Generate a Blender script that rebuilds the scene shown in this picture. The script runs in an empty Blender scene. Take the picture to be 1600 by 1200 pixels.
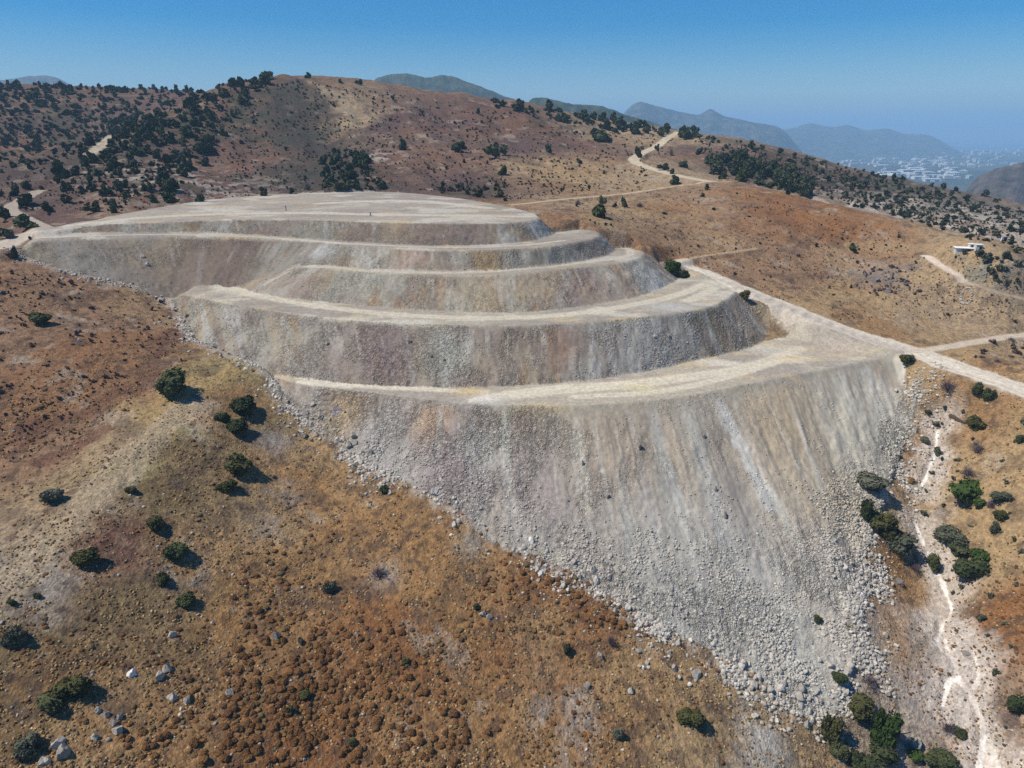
import bpy, math, random, time
import numpy as np
T0 = time.time()
R = math.radians
rnd = random.Random(7)
rng = np.random.default_rng(11)
scene = bpy.context.scene
col = scene.collection

# ------------------------------------------------------------------ camera
FPX, S, CAMZ = 1062.0, 0.5, 300.0          # focal length in photo pixels (1600 wide); survey scale; camera height
PITCH = R(20.4)
CP, SP = math.cos(PITCH), math.sin(PITCH)
cd = bpy.data.cameras.new("camera"); cam = bpy.data.objects.new("camera", cd); col.objects.link(cam)
cd.sensor_width = 36.0; cd.lens = 36.0 * FPX / 1600.0; cd.clip_start = 1.0; cd.clip_end = 200000.0
cam.location = (0, 0, CAMZ); cam.rotation_euler = (R(90) - PITCH, 0, 0)
scene.camera = cam
CAM = np.array([0, 0, CAMZ])

def ray(u, v):
    r = (np.asarray(u, float) - 800) / FPX; dn = (np.asarray(v, float) - 600) / FPX
    return np.stack([r + 0 * dn, CP - dn * SP + 0 * r, -SP - dn * CP + 0 * r], -1)
def at_z(u, v, z):                           # survey point: image bearing + surveyed height
    d = ray(u, v); t = (300 - z) * S / -d[..., 2]
    return CAM + d * t
def at_y(u, v, y):
    d = ray(u, v); return CAM + d * (y * S / d[..., 1])
def at_yz(u, y, z):
    H = (300 - z) * S; Y = y * S; t = Y * CP + H * SP
    return np.array([(u - 800) / FPX * t, Y, CAMZ - H])

# ------------------------------------------------------------------ noise
def vnoise(x, y, seed=0):
    xi = np.floor(x); yi = np.floor(y); fx = x - xi; fy = y - yi
    xi = xi.astype(np.int64).astype(np.uint32); yi = yi.astype(np.int64).astype(np.uint32)
    fx = fx * fx * fx * (fx * (fx * 6 - 15) + 10); fy = fy * fy * fy * (fy * (fy * 6 - 15) + 10)
    def h(a, b):
        k = a * np.uint32(374761393) + b * np.uint32(668265263) + np.uint32((seed * 2246822519) & 0xffffffff)
        k = (k ^ (k >> np.uint32(13))) * np.uint32(1274126177)
        k = k ^ (k >> np.uint32(16))
        return (k & np.uint32(0xffffff)).astype(np.float64) / 0xffffff
    o = np.uint32(1)
    with np.errstate(over='ignore'):
        a = h(xi, yi); b = h(xi + o, yi); c = h(xi, yi + o); d = h(xi + o, yi + o)
    return (a * (1 - fx) + b * fx) * (1 - fy) + (c * (1 - fx) + d * fx) * fy
def fbm(x, y, octv=4, seed=0, gain=0.5):
    s = 0; a = 1.0; n = 0
    for i in range(octv):
        ca, sa = math.cos(i * 1.1 + .5), math.sin(i * 1.1 + .5)
        s = s + a * vnoise((x * ca - y * sa) * 2 ** i + i * 17.3, (x * sa + y * ca) * 2 ** i - i * 9.1, seed + i); n += a; a *= gain
    return s / n
def sstep(a, b, x):
    t = np.clip((x - a) / (b - a), 0, 1); return t * t * (3 - 2 * t)
def lerp(a, b, t):
    return a + (b - a) * t

# ------------------------------------------------------------------ survey of the natural ground
C = []
def Z(*rows):
    for u, v, z in rows: C.append(at_z(u, v, z))
def Y(*rows):
    for u, v, y in rows: C.append(at_y(u, v, y))
def P(*rows):
    for u, y, z in rows: C.append(at_yz(u, y, z))
TOE_L = [(30, 400, 233), (100, 424, 226), (180, 442, 219), (250, 458, 213), (278, 484, 206), (300, 530, 201), (370, 560, 197), (431, 597, 194)]
TOE_5 = [(431, 599, 194), (462, 642, 186), (530, 690, 178.5), (612, 740, 172.5), (690, 788, 167.5), (775, 835, 161), (850, 880, 154.5), (960, 942, 147), (1120, 1032, 132), (1220, 1085, 123),
         (1305, 1106, 117), (1328, 1000, 130), (1328, 935, 139), (1336, 880, 142), (1351, 830, 147), (1375, 770, 156), (1400, 700, 165), (1425, 630, 178), (1434, 588, 190)]
Z(*TOE_L); Z(*TOE_5[1:])
Z((400, 572, 198), (250, 660, 193), (150, 780, 186), (30, 930, 178), (0, 750, 185), (100, 700, 188), (0, 600, 203), (150, 600, 200), (200, 540, 205),
  (100, 500, 213), (0, 450, 225), (400, 680, 184), (400, 800, 172), (300, 900, 168), (250, 800, 179), (200, 1000, 167), (100, 1100, 166), (0, 1180, 166),
  (480, 700, 177), (500, 800, 166.5), (450, 950, 157), (600, 900, 158), (700, 1000, 148), (600, 1080, 147), (900, 1000, 142), (800, 1150, 136), (300, 1150, 156),
  (1100, 1100, 127), (1200, 1170, 117), (1300, 1195, 107))
Z((1550, 1190, 103), (1480, 960, 122), (1465, 880, 134), (1450, 780, 149), (1465, 680, 165), (1600, 900, 148), (1600, 1050, 130), (1600, 1190, 112), (1560, 760, 165),
  (1600, 680, 180), (1600, 610, 193), (1500, 580, 194), (1450, 600, 188), (1500, 650, 178), (1600, 522, 197), (1500, 538, 196), (1430, 548, 195.5), (1590, 560, 193.5))
Z((1300, 505, 202), (1200, 465, 211), (1130, 435, 216), (1075, 425, 219), (1010, 385, 232), (940, 358, 241), (850, 330, 250), (1100, 385, 226), (1200, 400, 222),
  (1300, 430, 213), (1400, 400, 221), (1400, 470, 206), (1500, 480, 204), (1600, 470, 208), (1200, 350, 236), (1000, 340, 240))
Y((1110, 283, 700), (1200, 298, 650), (1300, 326, 560), (1400, 350, 490), (1500, 379, 430), (1600, 406, 390))
P((1250, 730, 226), (1400, 620, 217), (1520, 530, 210), (1640, 480, 205))
Y((1200, 245, 950), (1300, 278, 900), (1400, 303, 820), (1500, 334, 700), (1600, 370, 580), (1150, 217, 1200), (1250, 241, 1150), (1350, 271, 1050), (1450, 291, 1000),
  (1530, 305, 950), (1600, 339, 850))
P((1060, 1500, 262), (1200, 1500, 190), (1400, 1400, 150), (1600, 1200, 130), (1800, 900, 170), (1750, 500, 195), (1800, 300, 190), (1700, 200, 150))
Y((600, 297, 615), (400, 303, 605), (250, 321, 545), (720, 308, 605), (820, 317, 560), (100, 340, 520), (30, 345, 500)); Z((0, 380, 239))
Y((440, 200, 880), (600, 220, 850), (800, 250, 800), (1000, 252, 850), (900, 290, 690), (1000, 298, 680), (700, 180, 1000), (900, 205, 1050), (1000, 222, 1000),
  (440, 119, 1080), (500, 123, 1090), (570, 131, 1100), (650, 141, 1110), (720, 151, 1120), (800, 162, 1130), (870, 175, 1150), (960, 191, 1170), (1060, 206, 1180),
  (390, 125, 1060), (340, 136, 1020), (300, 160, 950), (240, 192, 860), (170, 228, 760), (110, 272, 650), (300, 250, 740), (200, 290, 600))
Y((100, 200, 1100), (0, 200, 1050), (0, 260, 800), (0, 132, 1450), (100, 136, 1450), (200, 139, 1400), (280, 142, 1350))
P((170, 950, 272), (440, 1500, 320), (650, 1500, 290), (800, 1500, 270), (0, 2000, 300), (200, 1900, 290), (-200, 1400, 380), (-200, 900, 260), (-200, 400, 220), (-300, 200, 180))
C = np.array(C)
def tps_fit(pts, z, lam):
    n = len(pts); d2 = ((pts[:, None] - pts[None]) ** 2).sum(-1)
    K = 0.5 * d2 * np.log(d2 + 1e-9); K[np.arange(n), np.arange(n)] = lam
    Pm = np.c_[np.ones(n), pts]; A = np.block([[K, Pm], [Pm.T, np.zeros((3, 3))]])
    return np.linalg.solve(A, np.r_[z, 0, 0, 0])
CXY = C[:, :2] / 100.0
W = tps_fit(CXY, C[:, 2], 0.004)
def tps(x, y):
    q = np.stack([x, y], -1).reshape(-1, 2) / 100.0; out = np.empty(len(q))
    for i in range(0, len(q), 40000):
        s = q[i:i + 40000]; d2 = ((s[:, None] - CXY[None]) ** 2).sum(-1)
        out[i:i + 40000] = (0.5 * d2 * np.log(d2 + 1e-9)) @ W[:-3] + W[-3] + s @ W[-2:]
    return out.reshape(np.shape(x))

# ------------------------------------------------------------------ survey grid (fan of bearings and ranges, so that near ground is fine and far ground coarse)
NT = 1180
TH = np.linspace(R(-58), R(58), NT)
RR = np.concatenate([np.exp(np.linspace(math.log(48), math.log(225), 660)), np.exp(np.linspace(math.log(226), math.log(820), 380)),
                     np.exp(np.linspace(math.log(835), math.log(90000), 120))])
NR = len(RR)
GX = RR[:, None] * np.sin(TH)[None]; GY = RR[:, None] * np.cos(TH)[None]
GR = np.repeat(RR[:, None], NT, 1)
# coarse evaluate + bilinear resample of the smooth survey surface
ti = np.linspace(0, NT - 1, 240); ri = np.linspace(0, NR - 1, 300)
cth = np.interp(ti, np.arange(NT), TH); crr = np.interp(ri, np.arange(NR), RR)
cz = tps(np.minimum(crr, 900)[:, None] * np.sin(cth)[None], np.minimum(crr, 900)[:, None] * np.cos(cth)[None])
tmp = np.stack([np.interp(np.arange(NT), ti, row) for row in cz]); NAT = np.stack([np.interp(np.arange(NR), ri, tmp[:, j]) for j in range(NT)], 1)
# relief
near = 1 - sstep(500, 900, GR)
NAT = NAT + (fbm(GX / 9, GY / 9, 4, 3) - .5) * 1.5 * sstep(50, 120, GR) + (fbm(GX / 1.3, GY / 1.3, 3, 5) - .5) * .5 * near
hillw = sstep(255, 330, GR) * near
rg = 1 - np.abs(fbm(GX / 45 + GY / 120, GY / 160, 4, 9) * 2 - 1)
NAT = NAT + hillw * (rg - .6) * 5.0 + hillw * (fbm(GX / 14, GY / 14, 3, 13) - .5) * 2.2
# far plain, shore and sea bed
pl = 42 + (fbm(GX / 1500, GY / 1500, 4, 21) - .5) * 60 * sstep(900, 2500, GR) * (1 - sstep(9000, 13000, GR))
shore = 13300 + 1800 * (fbm(np.sin(TH)[None] * 9 + 0 * GR, GR * 0, 3, 31) - .5)
pl = pl * (1 - sstep(.90, 1.0, GR / shore)) - 25 * sstep(.985, 1.06, GR / shore)
wf = sstep(820, 1700, GR)
NAT = NAT * (1 - wf) + pl * wf

# ------------------------------------------------------------------ the dump: surveyed bench lines
B0, B1, B2, B3, B4 = 252.0, 240.0, 230.0, 215.5, 194.5
def L(rows, z=None):
    return np.array([at_z(r[0], r[1], r[2] if len(r) > 2 else z) for r in rows])
back0 = L([(62, 356, 243), (150, 341, 246), (250, 323, 247.5), (340, 309, 249), (470, 301, 250.5), (600, 298, 251), (700, 306, 251), (790, 321, 250), (838, 334, 249.5)])
crest1 = L([(85, 361, 242.6), (150, 350.5, 244), (200, 349, 244.6), (280, 345.5, 246.4), (350, 343, 247.2), (430, 342, 248.5), (500, 343, 249.6), (560, 345, 250), (640, 347, 250.3), (720, 348, 250.3), (790, 348, 249.6), (828, 345, 249.4), (846, 340, 249.5)])
toe1 = L([(88, 366), (150, 364), (200, 363.5), (280, 363.5), (350, 365), (430, 369), (500, 374), (560, 379), (640, 383), (720, 384), (790, 381), (843, 375), (872, 362)], B1)
crest2 = L([(50, 377), (75, 374), (120, 371), (200, 369), (280, 368), (340, 369.5), (400, 371.5), (440, 373), (480, 375), (510, 378), (560, 383), (640, 389), (720, 391), (790, 389), (850, 385), (890, 380), (920, 375), (937, 368), (932, 361)], B1)
toe2 = L([(28, 400, 233), (95, 423, 226), (180, 442, 219), (250, 458, 213), (287, 456, 212), (320, 447, B3), (360, 445, B3), (395, 442, 218), (432, 426, 225), (474, 412, B2),
          (552, 419, B2), (636, 423, B2), (720, 424, B2), (795, 422, B2), (858, 416, B2), (915, 408, B2), (950, 400, B2), (964, 388, B2), (955, 374, B2)])
crest3 = L([(440, 424, 226), (478, 414, B2), (520, 420, B2), (580, 425, B2), (640, 428, B2), (720, 430, B2), (790, 429, B2), (850, 423, B2), (910, 415, B2), (960, 410, B2), (995, 405, B2), (1006, 398, B2), (1000, 389, B2)])
toe3 = L([(365, 448), (410, 461), (482, 470), (572, 478), (640, 484), (720, 488), (800, 489), (870, 484), (935, 475), (990, 465), (1030, 454), (1062, 436), (1072, 425)], B3)
crest4 = L([(283, 459, 212.5), (300, 462, 213.5), (345, 471, 215), (410, 483, B3), (480, 494, B3), (560, 501, B3), (640, 505, B3), (720, 508, B3), (800, 508, B3), (870, 506, B3), (940, 501, B3), (1010, 494, B3), (1070, 487, B3),
            (1110, 480, B3), (1140, 464, B3), (1153, 452, B3)])
toe4 = L([(277, 486, 205), (300, 531, 200), (370, 561, 196.5), (430, 584, B4), (510, 597, B4), (580, 602, B4), (650, 605, B4), (725, 606, B4), (800, 603, B4), (875, 599, B4), (950, 591, B4), (1020, 579, B4), (1080, 565, B4),
          (1140, 552, B4), (1190, 537, B4), (1224, 513, B4)])
crest5 = L([(432, 591), (470, 599), (540, 608), (620, 618), (700, 628), (770, 632), (840, 633), (910, 633), (1010, 627), (1070, 619), (1110, 612), (1150, 604), (1190, 596), (1230, 588), (1270, 580), (1310, 573), (1360, 562), (1400, 556), (1418, 554)], B4)
toe5 = L(TOE_5)
bench4b = L([(428, 585), (510, 596), (650, 603), (800, 601), (950, 589), (1080, 563), (1190, 535), (1224, 511), (1290, 527), (1370, 549), (1420, 552)], B4)
bench3b = L([(300, 447), (350, 445), (405, 458), (480, 468), (560, 475), (720, 486), (870, 482), (1000, 462), (1060, 435), (1074, 424), (1100, 430), (1156, 450)], B3)
bench2b = L([(466, 411), (552, 418), (636, 422), (720, 423), (795, 421), (858, 415), (915, 407), (950, 399), (962, 387), (957, 373), (995, 386), (1004, 392)], B2)
bench1b = L([(50, 374), (85, 365), (150, 363), (250, 362), (350, 364), (430, 368), (500, 373), (560, 378), (640, 382), (720, 383), (790, 380), (840, 375), (868, 366), (874, 355), (905, 357), (934, 362)], B1)

def chaikin(p, n=2):
    for _ in range(n):
        q = np.empty((2 * len(p), p.shape[1])); q[0] = p[0]; q[-1] = p[-1]
        q[1:-1:2] = .75 * p[:-1] + .25 * p[1:]; q[2:-1:2] = .25 * p[:-1] + .75 * p[1:]; p = q
    return p
def resample(p, n):
    d = np.r_[0, np.cumsum(np.linalg.norm(np.diff(p[:, :2], axis=0), axis=1))]; t = np.linspace(0, d[-1], n)
    return np.stack([np.interp(t, d, p[:, k]) for k in range(p.shape[1])], 1)
DZ = np.full((NR, NT), -1e9); DU = np.zeros((NR, NT)); DV = np.zeros((NR, NT)); DI = np.full((NR, NT), -1)
def raster(A, B, u, v0, v1, sid):
    """interpolate the strip between lines A and B onto the survey grid (height, along, down, strip)"""
    tris = []
    for i in range(len(A) - 1):
        a, b, c, d = A[i], A[i + 1], B[i], B[i + 1]
        ua, ub = u[i], u[i + 1]
        tris += [((a, ua, v0), (b, ub, v0), (c, ua, v1)), ((b, ub, v0), (d, ub, v1), (c, ua, v1))]
    for tri in tris:
        p = np.array([t[0] for t in tri]); th = np.arctan2(p[:, 0], p[:, 1]); r = np.hypot(p[:, 0], p[:, 1])
        j0 = max(0, np.searchsorted(TH, th.min()) - 1); j1 = min(NT, np.searchsorted(TH, th.max()) + 2)
        i0 = max(0, np.searchsorted(RR, r.min() * .995) - 1); i1 = min(NR, np.searchsorted(RR, r.max() * 1.001) + 2)
        if i1 <= i0 or j1 <= j0: continue
        x = GX[i0:i1, j0:j1]; y = GY[i0:i1, j0:j1]
        (x1, y1), (x2, y2), (x3, y3) = p[:, :2]
        den = (y2 - y3) * (x1 - x3) + (x3 - x2) * (y1 - y3)
        if abs(den) < 1e-9: continue
        l1 = ((y2 - y3) * (x - x3) + (x3 - x2) * (y - y3)) / den; l2 = ((y3 - y1) * (x - x3) + (x1 - x3) * (y - y3)) / den; l3 = 1 - l1 - l2
        e = 2e-3; ok = (l1 >= -e) & (l2 >= -e) & (l3 >= -e)
        z = l1 * p[0, 2] + l2 * p[1, 2] + l3 * p[2, 2]
        ok &= z > DZ[i0:i1, j0:j1]
        if not ok.any(): continue
        DZ[i0:i1, j0:j1][ok] = z[ok]
        DU[i0:i1, j0:j1][ok] = (l1 * tri[0][1] + l2 * tri[1][1] + l3 * tri[2][1])[ok]
        DV[i0:i1, j0:j1][ok] = (l1 * tri[0][2] + l2 * tri[1][2] + l3 * tri[2][2])[ok]
        DI[i0:i1, j0:j1][ok] = sid
def strip(a, b, sid, bench=False):
    if len(a) == len(b) and not bench:
        q = chaikin(np.c_[a, b], 2); q = resample(q, 150); A, B = q[:, :3], q[:, 3:]
    else:
        A, B = resample(chaikin(a), 150), resample(chaikin(b), 150)
    u = np.r_[0, np.cumsum(np.linalg.norm(np.diff((A[:, :2] + B[:, :2]) / 2, axis=0), axis=1))]
    if not bench:
        raster(A, B, u, 0, 1, sid)
        E = B + (B - A) * (2.5 / np.maximum(np.linalg.norm(B - A, axis=1), 1))[:, None]
        raster(B, E, u, 1, 1.06, sid)
    else:
        raster(A, B, u, 0, 1, sid)
strip(back0, crest1, 0, True); strip(crest1, toe1, 11)
strip(bench1b, crest2, 1, True); strip(crest2, toe2, 12)
strip(bench2b, crest3, 2, True); strip(crest3, toe3, 13)
strip(bench3b, crest4, 3, True); strip(crest4, toe4, 14)
strip(bench4b, crest5, 4, True); strip(crest5, toe5, 15)
# back slope of the top platform and the right hand shoulder of the benches
bk = resample(chaikin(back0), 150); bo = bk.copy(); ctr = np.array([20.0, 240.0]); dv = bk[:, :2] - np.array([-15.0, 225.0]); dv /= np.linalg.norm(dv, axis=1)[:, None]
bo[:, :2] += dv * 6; bo[:, 2] -= 4.5
raster(bk, bo, np.linspace(0, 200, 150), 0, 1, 16)

OUT = np.concatenate([L(TOE_L), L(TOE_5), L([(1420, 553)], B4), L([(1370, 549), (1290, 527), (1224, 511)], B4), L([(1156, 450), (1100, 430), (1074, 424)], B3),
                      L([(1004, 391), (995, 385)], B2), L([(934, 361), (905, 357)], B1), L([(845, 334)], B0), back0[::-1]])[:, :2]
def poly_sd(x, y, poly):
    """signed distance, negative inside"""
    d = np.full(x.shape, 1e9); ins = np.zeros(x.shape, bool); n = len(poly)
    for i in range(n):
        x1, y1 = poly[i]; x2, y2 = poly[(i + 1) % n]
        ex, ey = x2 - x1, y2 - y1; L2 = ex * ex + ey * ey + 1e-9
        t = np.clip(((x - x1) * ex + (y - y1) * ey) / L2, 0, 1)
        d = np.minimum(d, np.hypot(x - x1 - t * ex, y - y1 - t * ey))
        c = ((y1 > y) != (y2 > y)) & (x < (ex) * (y - y1) / (ey + 1e-12) + x1); ins ^= c
    return np.where(ins, -d, d)
def line_d(x, y, line):
    d = np.full(x.shape, 1e9)
    for i in range(len(line) - 1):
        x1, y1 = line[i][:2]; x2, y2 = line[i + 1][:2]; ex, ey = x2 - x1, y2 - y1
        t = np.clip(((x - x1) * ex + (y - y1) * ey) / (ex * ex + ey * ey + 1e-9), 0, 1)
        d = np.minimum(d, np.hypot(x - x1 - t * ex, y - y1 - t * ey))
    return d
RM = int(np.searchsorted(RR, 420))
SD = np.full((NR, NT), 99.0); SD[:RM] = poly_sd(GX[:RM], GY[:RM], OUT)
inF = SD < 0
NAT = NAT - 5.0 * sstep(0.2, 4.5, -SD)
# fill pinholes between strips
hole = inF & (DI < 0) & (SD < -.3)
for _ in range(40):
    if not hole.any(): break
    s = np.zeros(DZ.shape); n = np.zeros(DZ.shape); su = np.zeros(DZ.shape); idx = DI.copy()
    for ax, sh in ((0, 1), (0, -1), (1, 1), (1, -1)):
        k = np.roll(DI, sh, ax) >= 0; s += np.where(k, np.roll(DZ, sh, ax), 0); su += np.where(k, np.roll(DU, sh, ax), 0); n += k
        idx = np.where(hole & k, np.roll(DI, sh, ax), idx)
    f = hole & (n > 0)
    DZ[f] = s[f] / n[f]; DU[f] = su[f] / n[f]; DI[f] = idx[f]; hole &= ~f
has = DI >= 0
face = has & (DI >= 11); bench = has & (DI < 11)
# soften the crests and toes a little, then roughen
zs = np.where(has, DZ, NAT)
q = at_z(355, 468, B3); soft = np.exp(-(((GX - q[0]) / 15) ** 2 + ((GY - q[1]) / 9) ** 2))
for it in range(16):
    z2 = (zs + np.roll(zs, 1, 0) + np.roll(zs, -1, 0) + np.roll(zs, 1, 1) + np.roll(zs, -1, 1)) / 5; zs = np.where(has, z2 if it < 2 else zs + (z2 - zs) * soft, zs)
streak = fbm(DU / 2.6 + (fbm(GX / 6, GY / 6, 3, 40) - .5) * 2.5, DV * 4 + DI * 7.7, 4, 41)
rub = fbm(GX / .9, GY / .9, 3, 43)
fw = np.where(face, np.clip(DV * 1.0, 0, 1), 0)
fine = np.where(face, (streak - .5) * .75 * sstep(0, .18, DV) + (fbm(GX / 7, GY / 7, 3, 45) - .5) * 1.1 * sstep(0, .2, DV) + (rub - .5) * (.25 + .30 * fw), (fbm(GX / 9, GY / 9, 3, 47) - .5) * .16)
DZ = np.where(has, zs + fine, -1e9)
isD = has & (DZ > NAT)
GZ = np.where(isD, DZ, NAT)
# crests stay crisp: the outermost metre of a bench is level with the bench
print("surface", round(time.time() - T0, 1))

LR = np.log(RR)
def ground(x, y):
    r = np.hypot(x, y); th = np.arctan2(x, y)
    j = np.clip((th - TH[0]) / (TH[1] - TH[0]), 0, NT - 1.001); i = np.clip(np.interp(np.log(np.maximum(r, 1)), LR, np.arange(NR)), 0, NR - 1.001)
    i0 = i.astype(int); j0 = j.astype(int); a = i - i0; b = j - j0
    return (GZ[i0, j0] * (1 - b) + GZ[i0, j0 + 1] * b) * (1 - a) + (GZ[i0 + 1, j0] * (1 - b) + GZ[i0 + 1, j0 + 1] * b) * a
def gidx(x, y):
    r = np.hypot(x, y); th = np.arctan2(x, y)
    j = np.clip(np.rint((th - TH[0]) / (TH[1] - TH[0])), 0, NT - 1).astype(int); i = np.clip(np.rint(np.interp(np.log(np.maximum(r, 1)), LR, np.arange(NR))), 0, NR - 1).astype(int)
    return i, j
TS = np.exp(np.linspace(math.log(40), math.log(2500), 900))
def hit(u, v):
    """where the sight lines of photo points meet the surveyed ground"""
    u = np.atleast_1d(np.asarray(u, float)); v = np.atleast_1d(np.asarray(v, float)); out = np.full((len(u), 3), np.nan)
    for k in range(0, len(u), 1500):
        d = ray(u[k:k + 1500], v[k:k + 1500]); p = CAM + d[:, None, :] * TS[None, :, None]
        below = p[..., 2] < ground(p[..., 0], p[..., 1]); f = below.argmax(1); ok = below.any(1) & (f > 0)
        lo, hi = TS[np.maximum(f - 1, 0)], TS[f]
        for _ in range(10):
            m = (lo + hi) / 2; q = CAM + d * m[:, None]; b = q[:, 2] < ground(q[:, 0], q[:, 1]); hi = np.where(b, m, hi); lo = np.where(b, lo, m)
        q = CAM + d * hi[:, None]; q[~ok] = np.nan; out[k:k + 1500] = q
    return out
def hline(rows):
    h = hit([r[0] for r in rows], [r[1] for r in rows]); return h[~np.isnan(h[:, 0])]

# ------------------------------------------------------------------ tracks and paths: graded level across their width
ROADS = [([(1640, 628), (1600, 608), (1500, 578), (1430, 549), (1370, 534), (1300, 511), (1220, 477), (1150, 446), (1100, 430), (1062, 413)], 4.4, (.56, .50, .40), 1.0),
         ([(1430, 549), (1470, 543), (1530, 535), (1640, 516)], 1.7, (.46, .39, .30), .95),
         ([(800, 320), (880, 312), (980, 303), (1050, 292), (1110, 284), (1140, 283)], 1.7, (.42, .33, .215), .9),
         ([(1110, 284), (1060, 277), (1010, 262), (985, 250), (1005, 238), (1030, 228), (1042, 215), (1060, 205)], 3.2, (.46, .39, .28), .95),
         ([(0, 388), (40, 368), (75, 358), (140, 346)], 4.0, (.42, .36, .29), .95), ([(75, 358), (30, 340), (10, 325), (35, 312), (60, 296)], 2.6, (.40, .34, .27), .8),
         ([(140, 245), (160, 225), (175, 210)], 3.2, (.40, .34, .25), .9),
         ([(-40, 960), (40, 890), (110, 810), (180, 740), (240, 680), (290, 640)], 3.2, (.40, .315, .205), .70),
         ([(1447, 398), (1475, 418), (1500, 433), (1520, 442)], 1.6, (.62, .52, .42), .9), ([(1520, 442), (1560, 455), (1640, 480)], 2.4, (.37, .29, .20), .8),
         ([(1330, 382), (1420, 384), (1480, 388), (1560, 395)], 2.6, (.36, .25, .14), .5), ([(1180, 388), (1100, 400), (1040, 410)], 1.2, (.42, .32, .20), .75)]
RS = slice(0, int(np.searchsorted(RR, 800))); RLN = [chaikin(hline(r[0]), 2) for r in ROADS]; RD = []
for (rows, w, c, amt), ln in zip(ROADS, RLN):
    d = np.full((NR, NT), 1e9)
    if len(ln) > 1:
        zz = np.convolve(np.pad(ln[:, 2], 4, mode='edge'), np.ones(9) / 9, 'valid'); num_ = np.zeros((NR, NT)); den_ = np.zeros((NR, NT))
        d[RS] = line_d(GX[RS], GY[RS], ln)
        if amt > .7:
            k = d < w * 2.2; gx, gy = GX[k], GY[k]; ww = 1 / (((gx[:, None] - ln[None, :, 0]) ** 2 + (gy[:, None] - ln[None, :, 1]) ** 2) + .5) ** 2
            zr = (ww * zz[None]).sum(1) / ww.sum(1); m = (1 - sstep(w * 1.0, w * 2.2, d[k])) * sstep(-9, -2, SD[k]); GZ[k] = GZ[k] * (1 - m) + zr * m
    RD.append(d)

# ------------------------------------------------------------------ ground colours (albedo of soils, grass and rock types)
PAL = dict(ochre=(.300, .172, .074), tan=(.33, .24, .145), rust=(.235, .112, .045), red=(.160, .090, .062), purple=(.115, .071, .060), dark=(.072, .052, .043), slope=(.245, .150, .088),
           pale=(.36, .30, .23), grey=(.30, .26, .215), olive=(.170, .122, .062), pink=(.39, .285, .21), straw=(.345, .238, .125), hill=(.265, .165, .095), ygrass=(.30, .245, .115))
REG = [(350, 705, 'olive'), (290, 705, 'olive'), (370, 790, 'olive'), (250, 760, 'olive'), (310, 650, 'tan'), (1250, 430, 'hill'), (430, 155, 'dark'), (470, 215, 'dark'), (490, 250, 'dark'), (620, 175, 'purple'), (700, 200, 'purple'), (780, 190, 'red'), (350, 260, 'red'), (650, 245, 'red'), (860, 210, 'red'), (560, 190, 'tan'), (380, 150, 'red'), (180, 870, 'slope'), (170, 935, 'olive'), (230, 905, 'olive'), (250, 640, 'straw'), (285, 668, 'ygrass'), (230, 735, 'ygrass'), (420, 740, 'ochre'), (330, 960, 'ochre'), (60, 640, 'slope'), (20, 560, 'slope'), (400, 900, 'ochre'), (600, 1000, 'rust'), (450, 1150, 'rust'), (650, 1180, 'ochre'), (800, 1150, 'ochre'), (1000, 1050, 'ochre'), (1100, 1180, 'straw'), (250, 950, 'olive'), (100, 1050, 'olive'), (200, 1150, 'ochre'),
       (300, 760, 'olive'), (330, 850, 'ochre'), (200, 700, 'tan'), (60, 900, 'grey'), (110, 800, 'tan'), (330, 600, 'ygrass'), (390, 640, 'olive'), (50, 700, 'slope'), (100, 600, 'slope'), (200, 500, 'slope'), (50, 480, 'slope'), (20, 430, 'slope'),
       (150, 560, 'slope'), (520, 800, 'ochre'), (700, 900, 'ochre'), (850, 1000, 'rust'), (950, 960, 'rust'), (60, 1000, 'olive'), (1380, 940, 'pink'), (1450, 1010, 'grey'), (1500, 1100, 'pink'), (1580, 980, 'rust'), (1550, 700, 'straw'),
       (1490, 800, 'straw'), (1400, 1130, 'pale'), (1590, 850, 'straw'), (1450, 650, 'straw'), (1390, 890, 'ochre'), (1250, 1170, 'straw'), (1300, 450, 'straw'), (1200, 400, 'hill'), (1120, 350, 'hill'), (1400, 500, 'straw'),
       (1450, 400, 'tan'), (1550, 450, 'tan'), (1250, 330, 'rust'), (950, 320, 'tan'), (1050, 330, 'hill'), (900, 360, 'hill'), (1150, 410, 'hill'), (600, 200, 'purple'), (800, 220, 'purple'), (900, 270, 'straw'), (450, 180, 'dark'), (545, 165, 'tan'), (400, 250, 'red'),
       (300, 240, 'purple'), (200, 300, 'red'), (700, 285, 'purple'), (480, 270, 'dark'), (100, 200, 'purple'), (50, 160, 'red'), (20, 235, 'red'), (1000, 215, 'tan'), (1300, 290, 'dark'), (1400, 320, 'grey'), (1550, 350, 'grey'),
       (1250, 232, 'grey'), (1180, 250, 'purple'), (1000, 270, 'tan'), (250, 280, 'purple'), (150, 250, 'dark'), (50, 320, 'purple')]
rp = hit([r[0] for r in REG], [r[1] for r in REG]); rc = np.array([PAL[r[2]] for r in REG]); ok = ~np.isnan(rp[:, 0]); rp, rc = rp[ok], rc[ok]
wx = GX + (fbm(GX / 16, GY / 16, 4, 51) - .5) * .22 * GR * .35; wy = GY + (fbm(GX / 16, GY / 16, 4, 57) - .5) * .22 * GR * .35
num = np.zeros((NR, NT, 3)); den = np.zeros((NR, NT))
for p, c in zip(rp, rc):
    sc = np.hypot(p[0], p[1]); w = 1 / (((wx - p[0]) ** 2 + (wy - p[1]) ** 2) / sc ** 2 + 1e-4) ** 2
    num += w[..., None] * c; den += w
COL = num / den[..., None]
def mix(c, m):
    global COL
    m = np.clip(m, 0, 1)[..., None]; COL = COL * (1 - m) + np.array(c) * m
def arr(c): return np.array(PAL[c])
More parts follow.
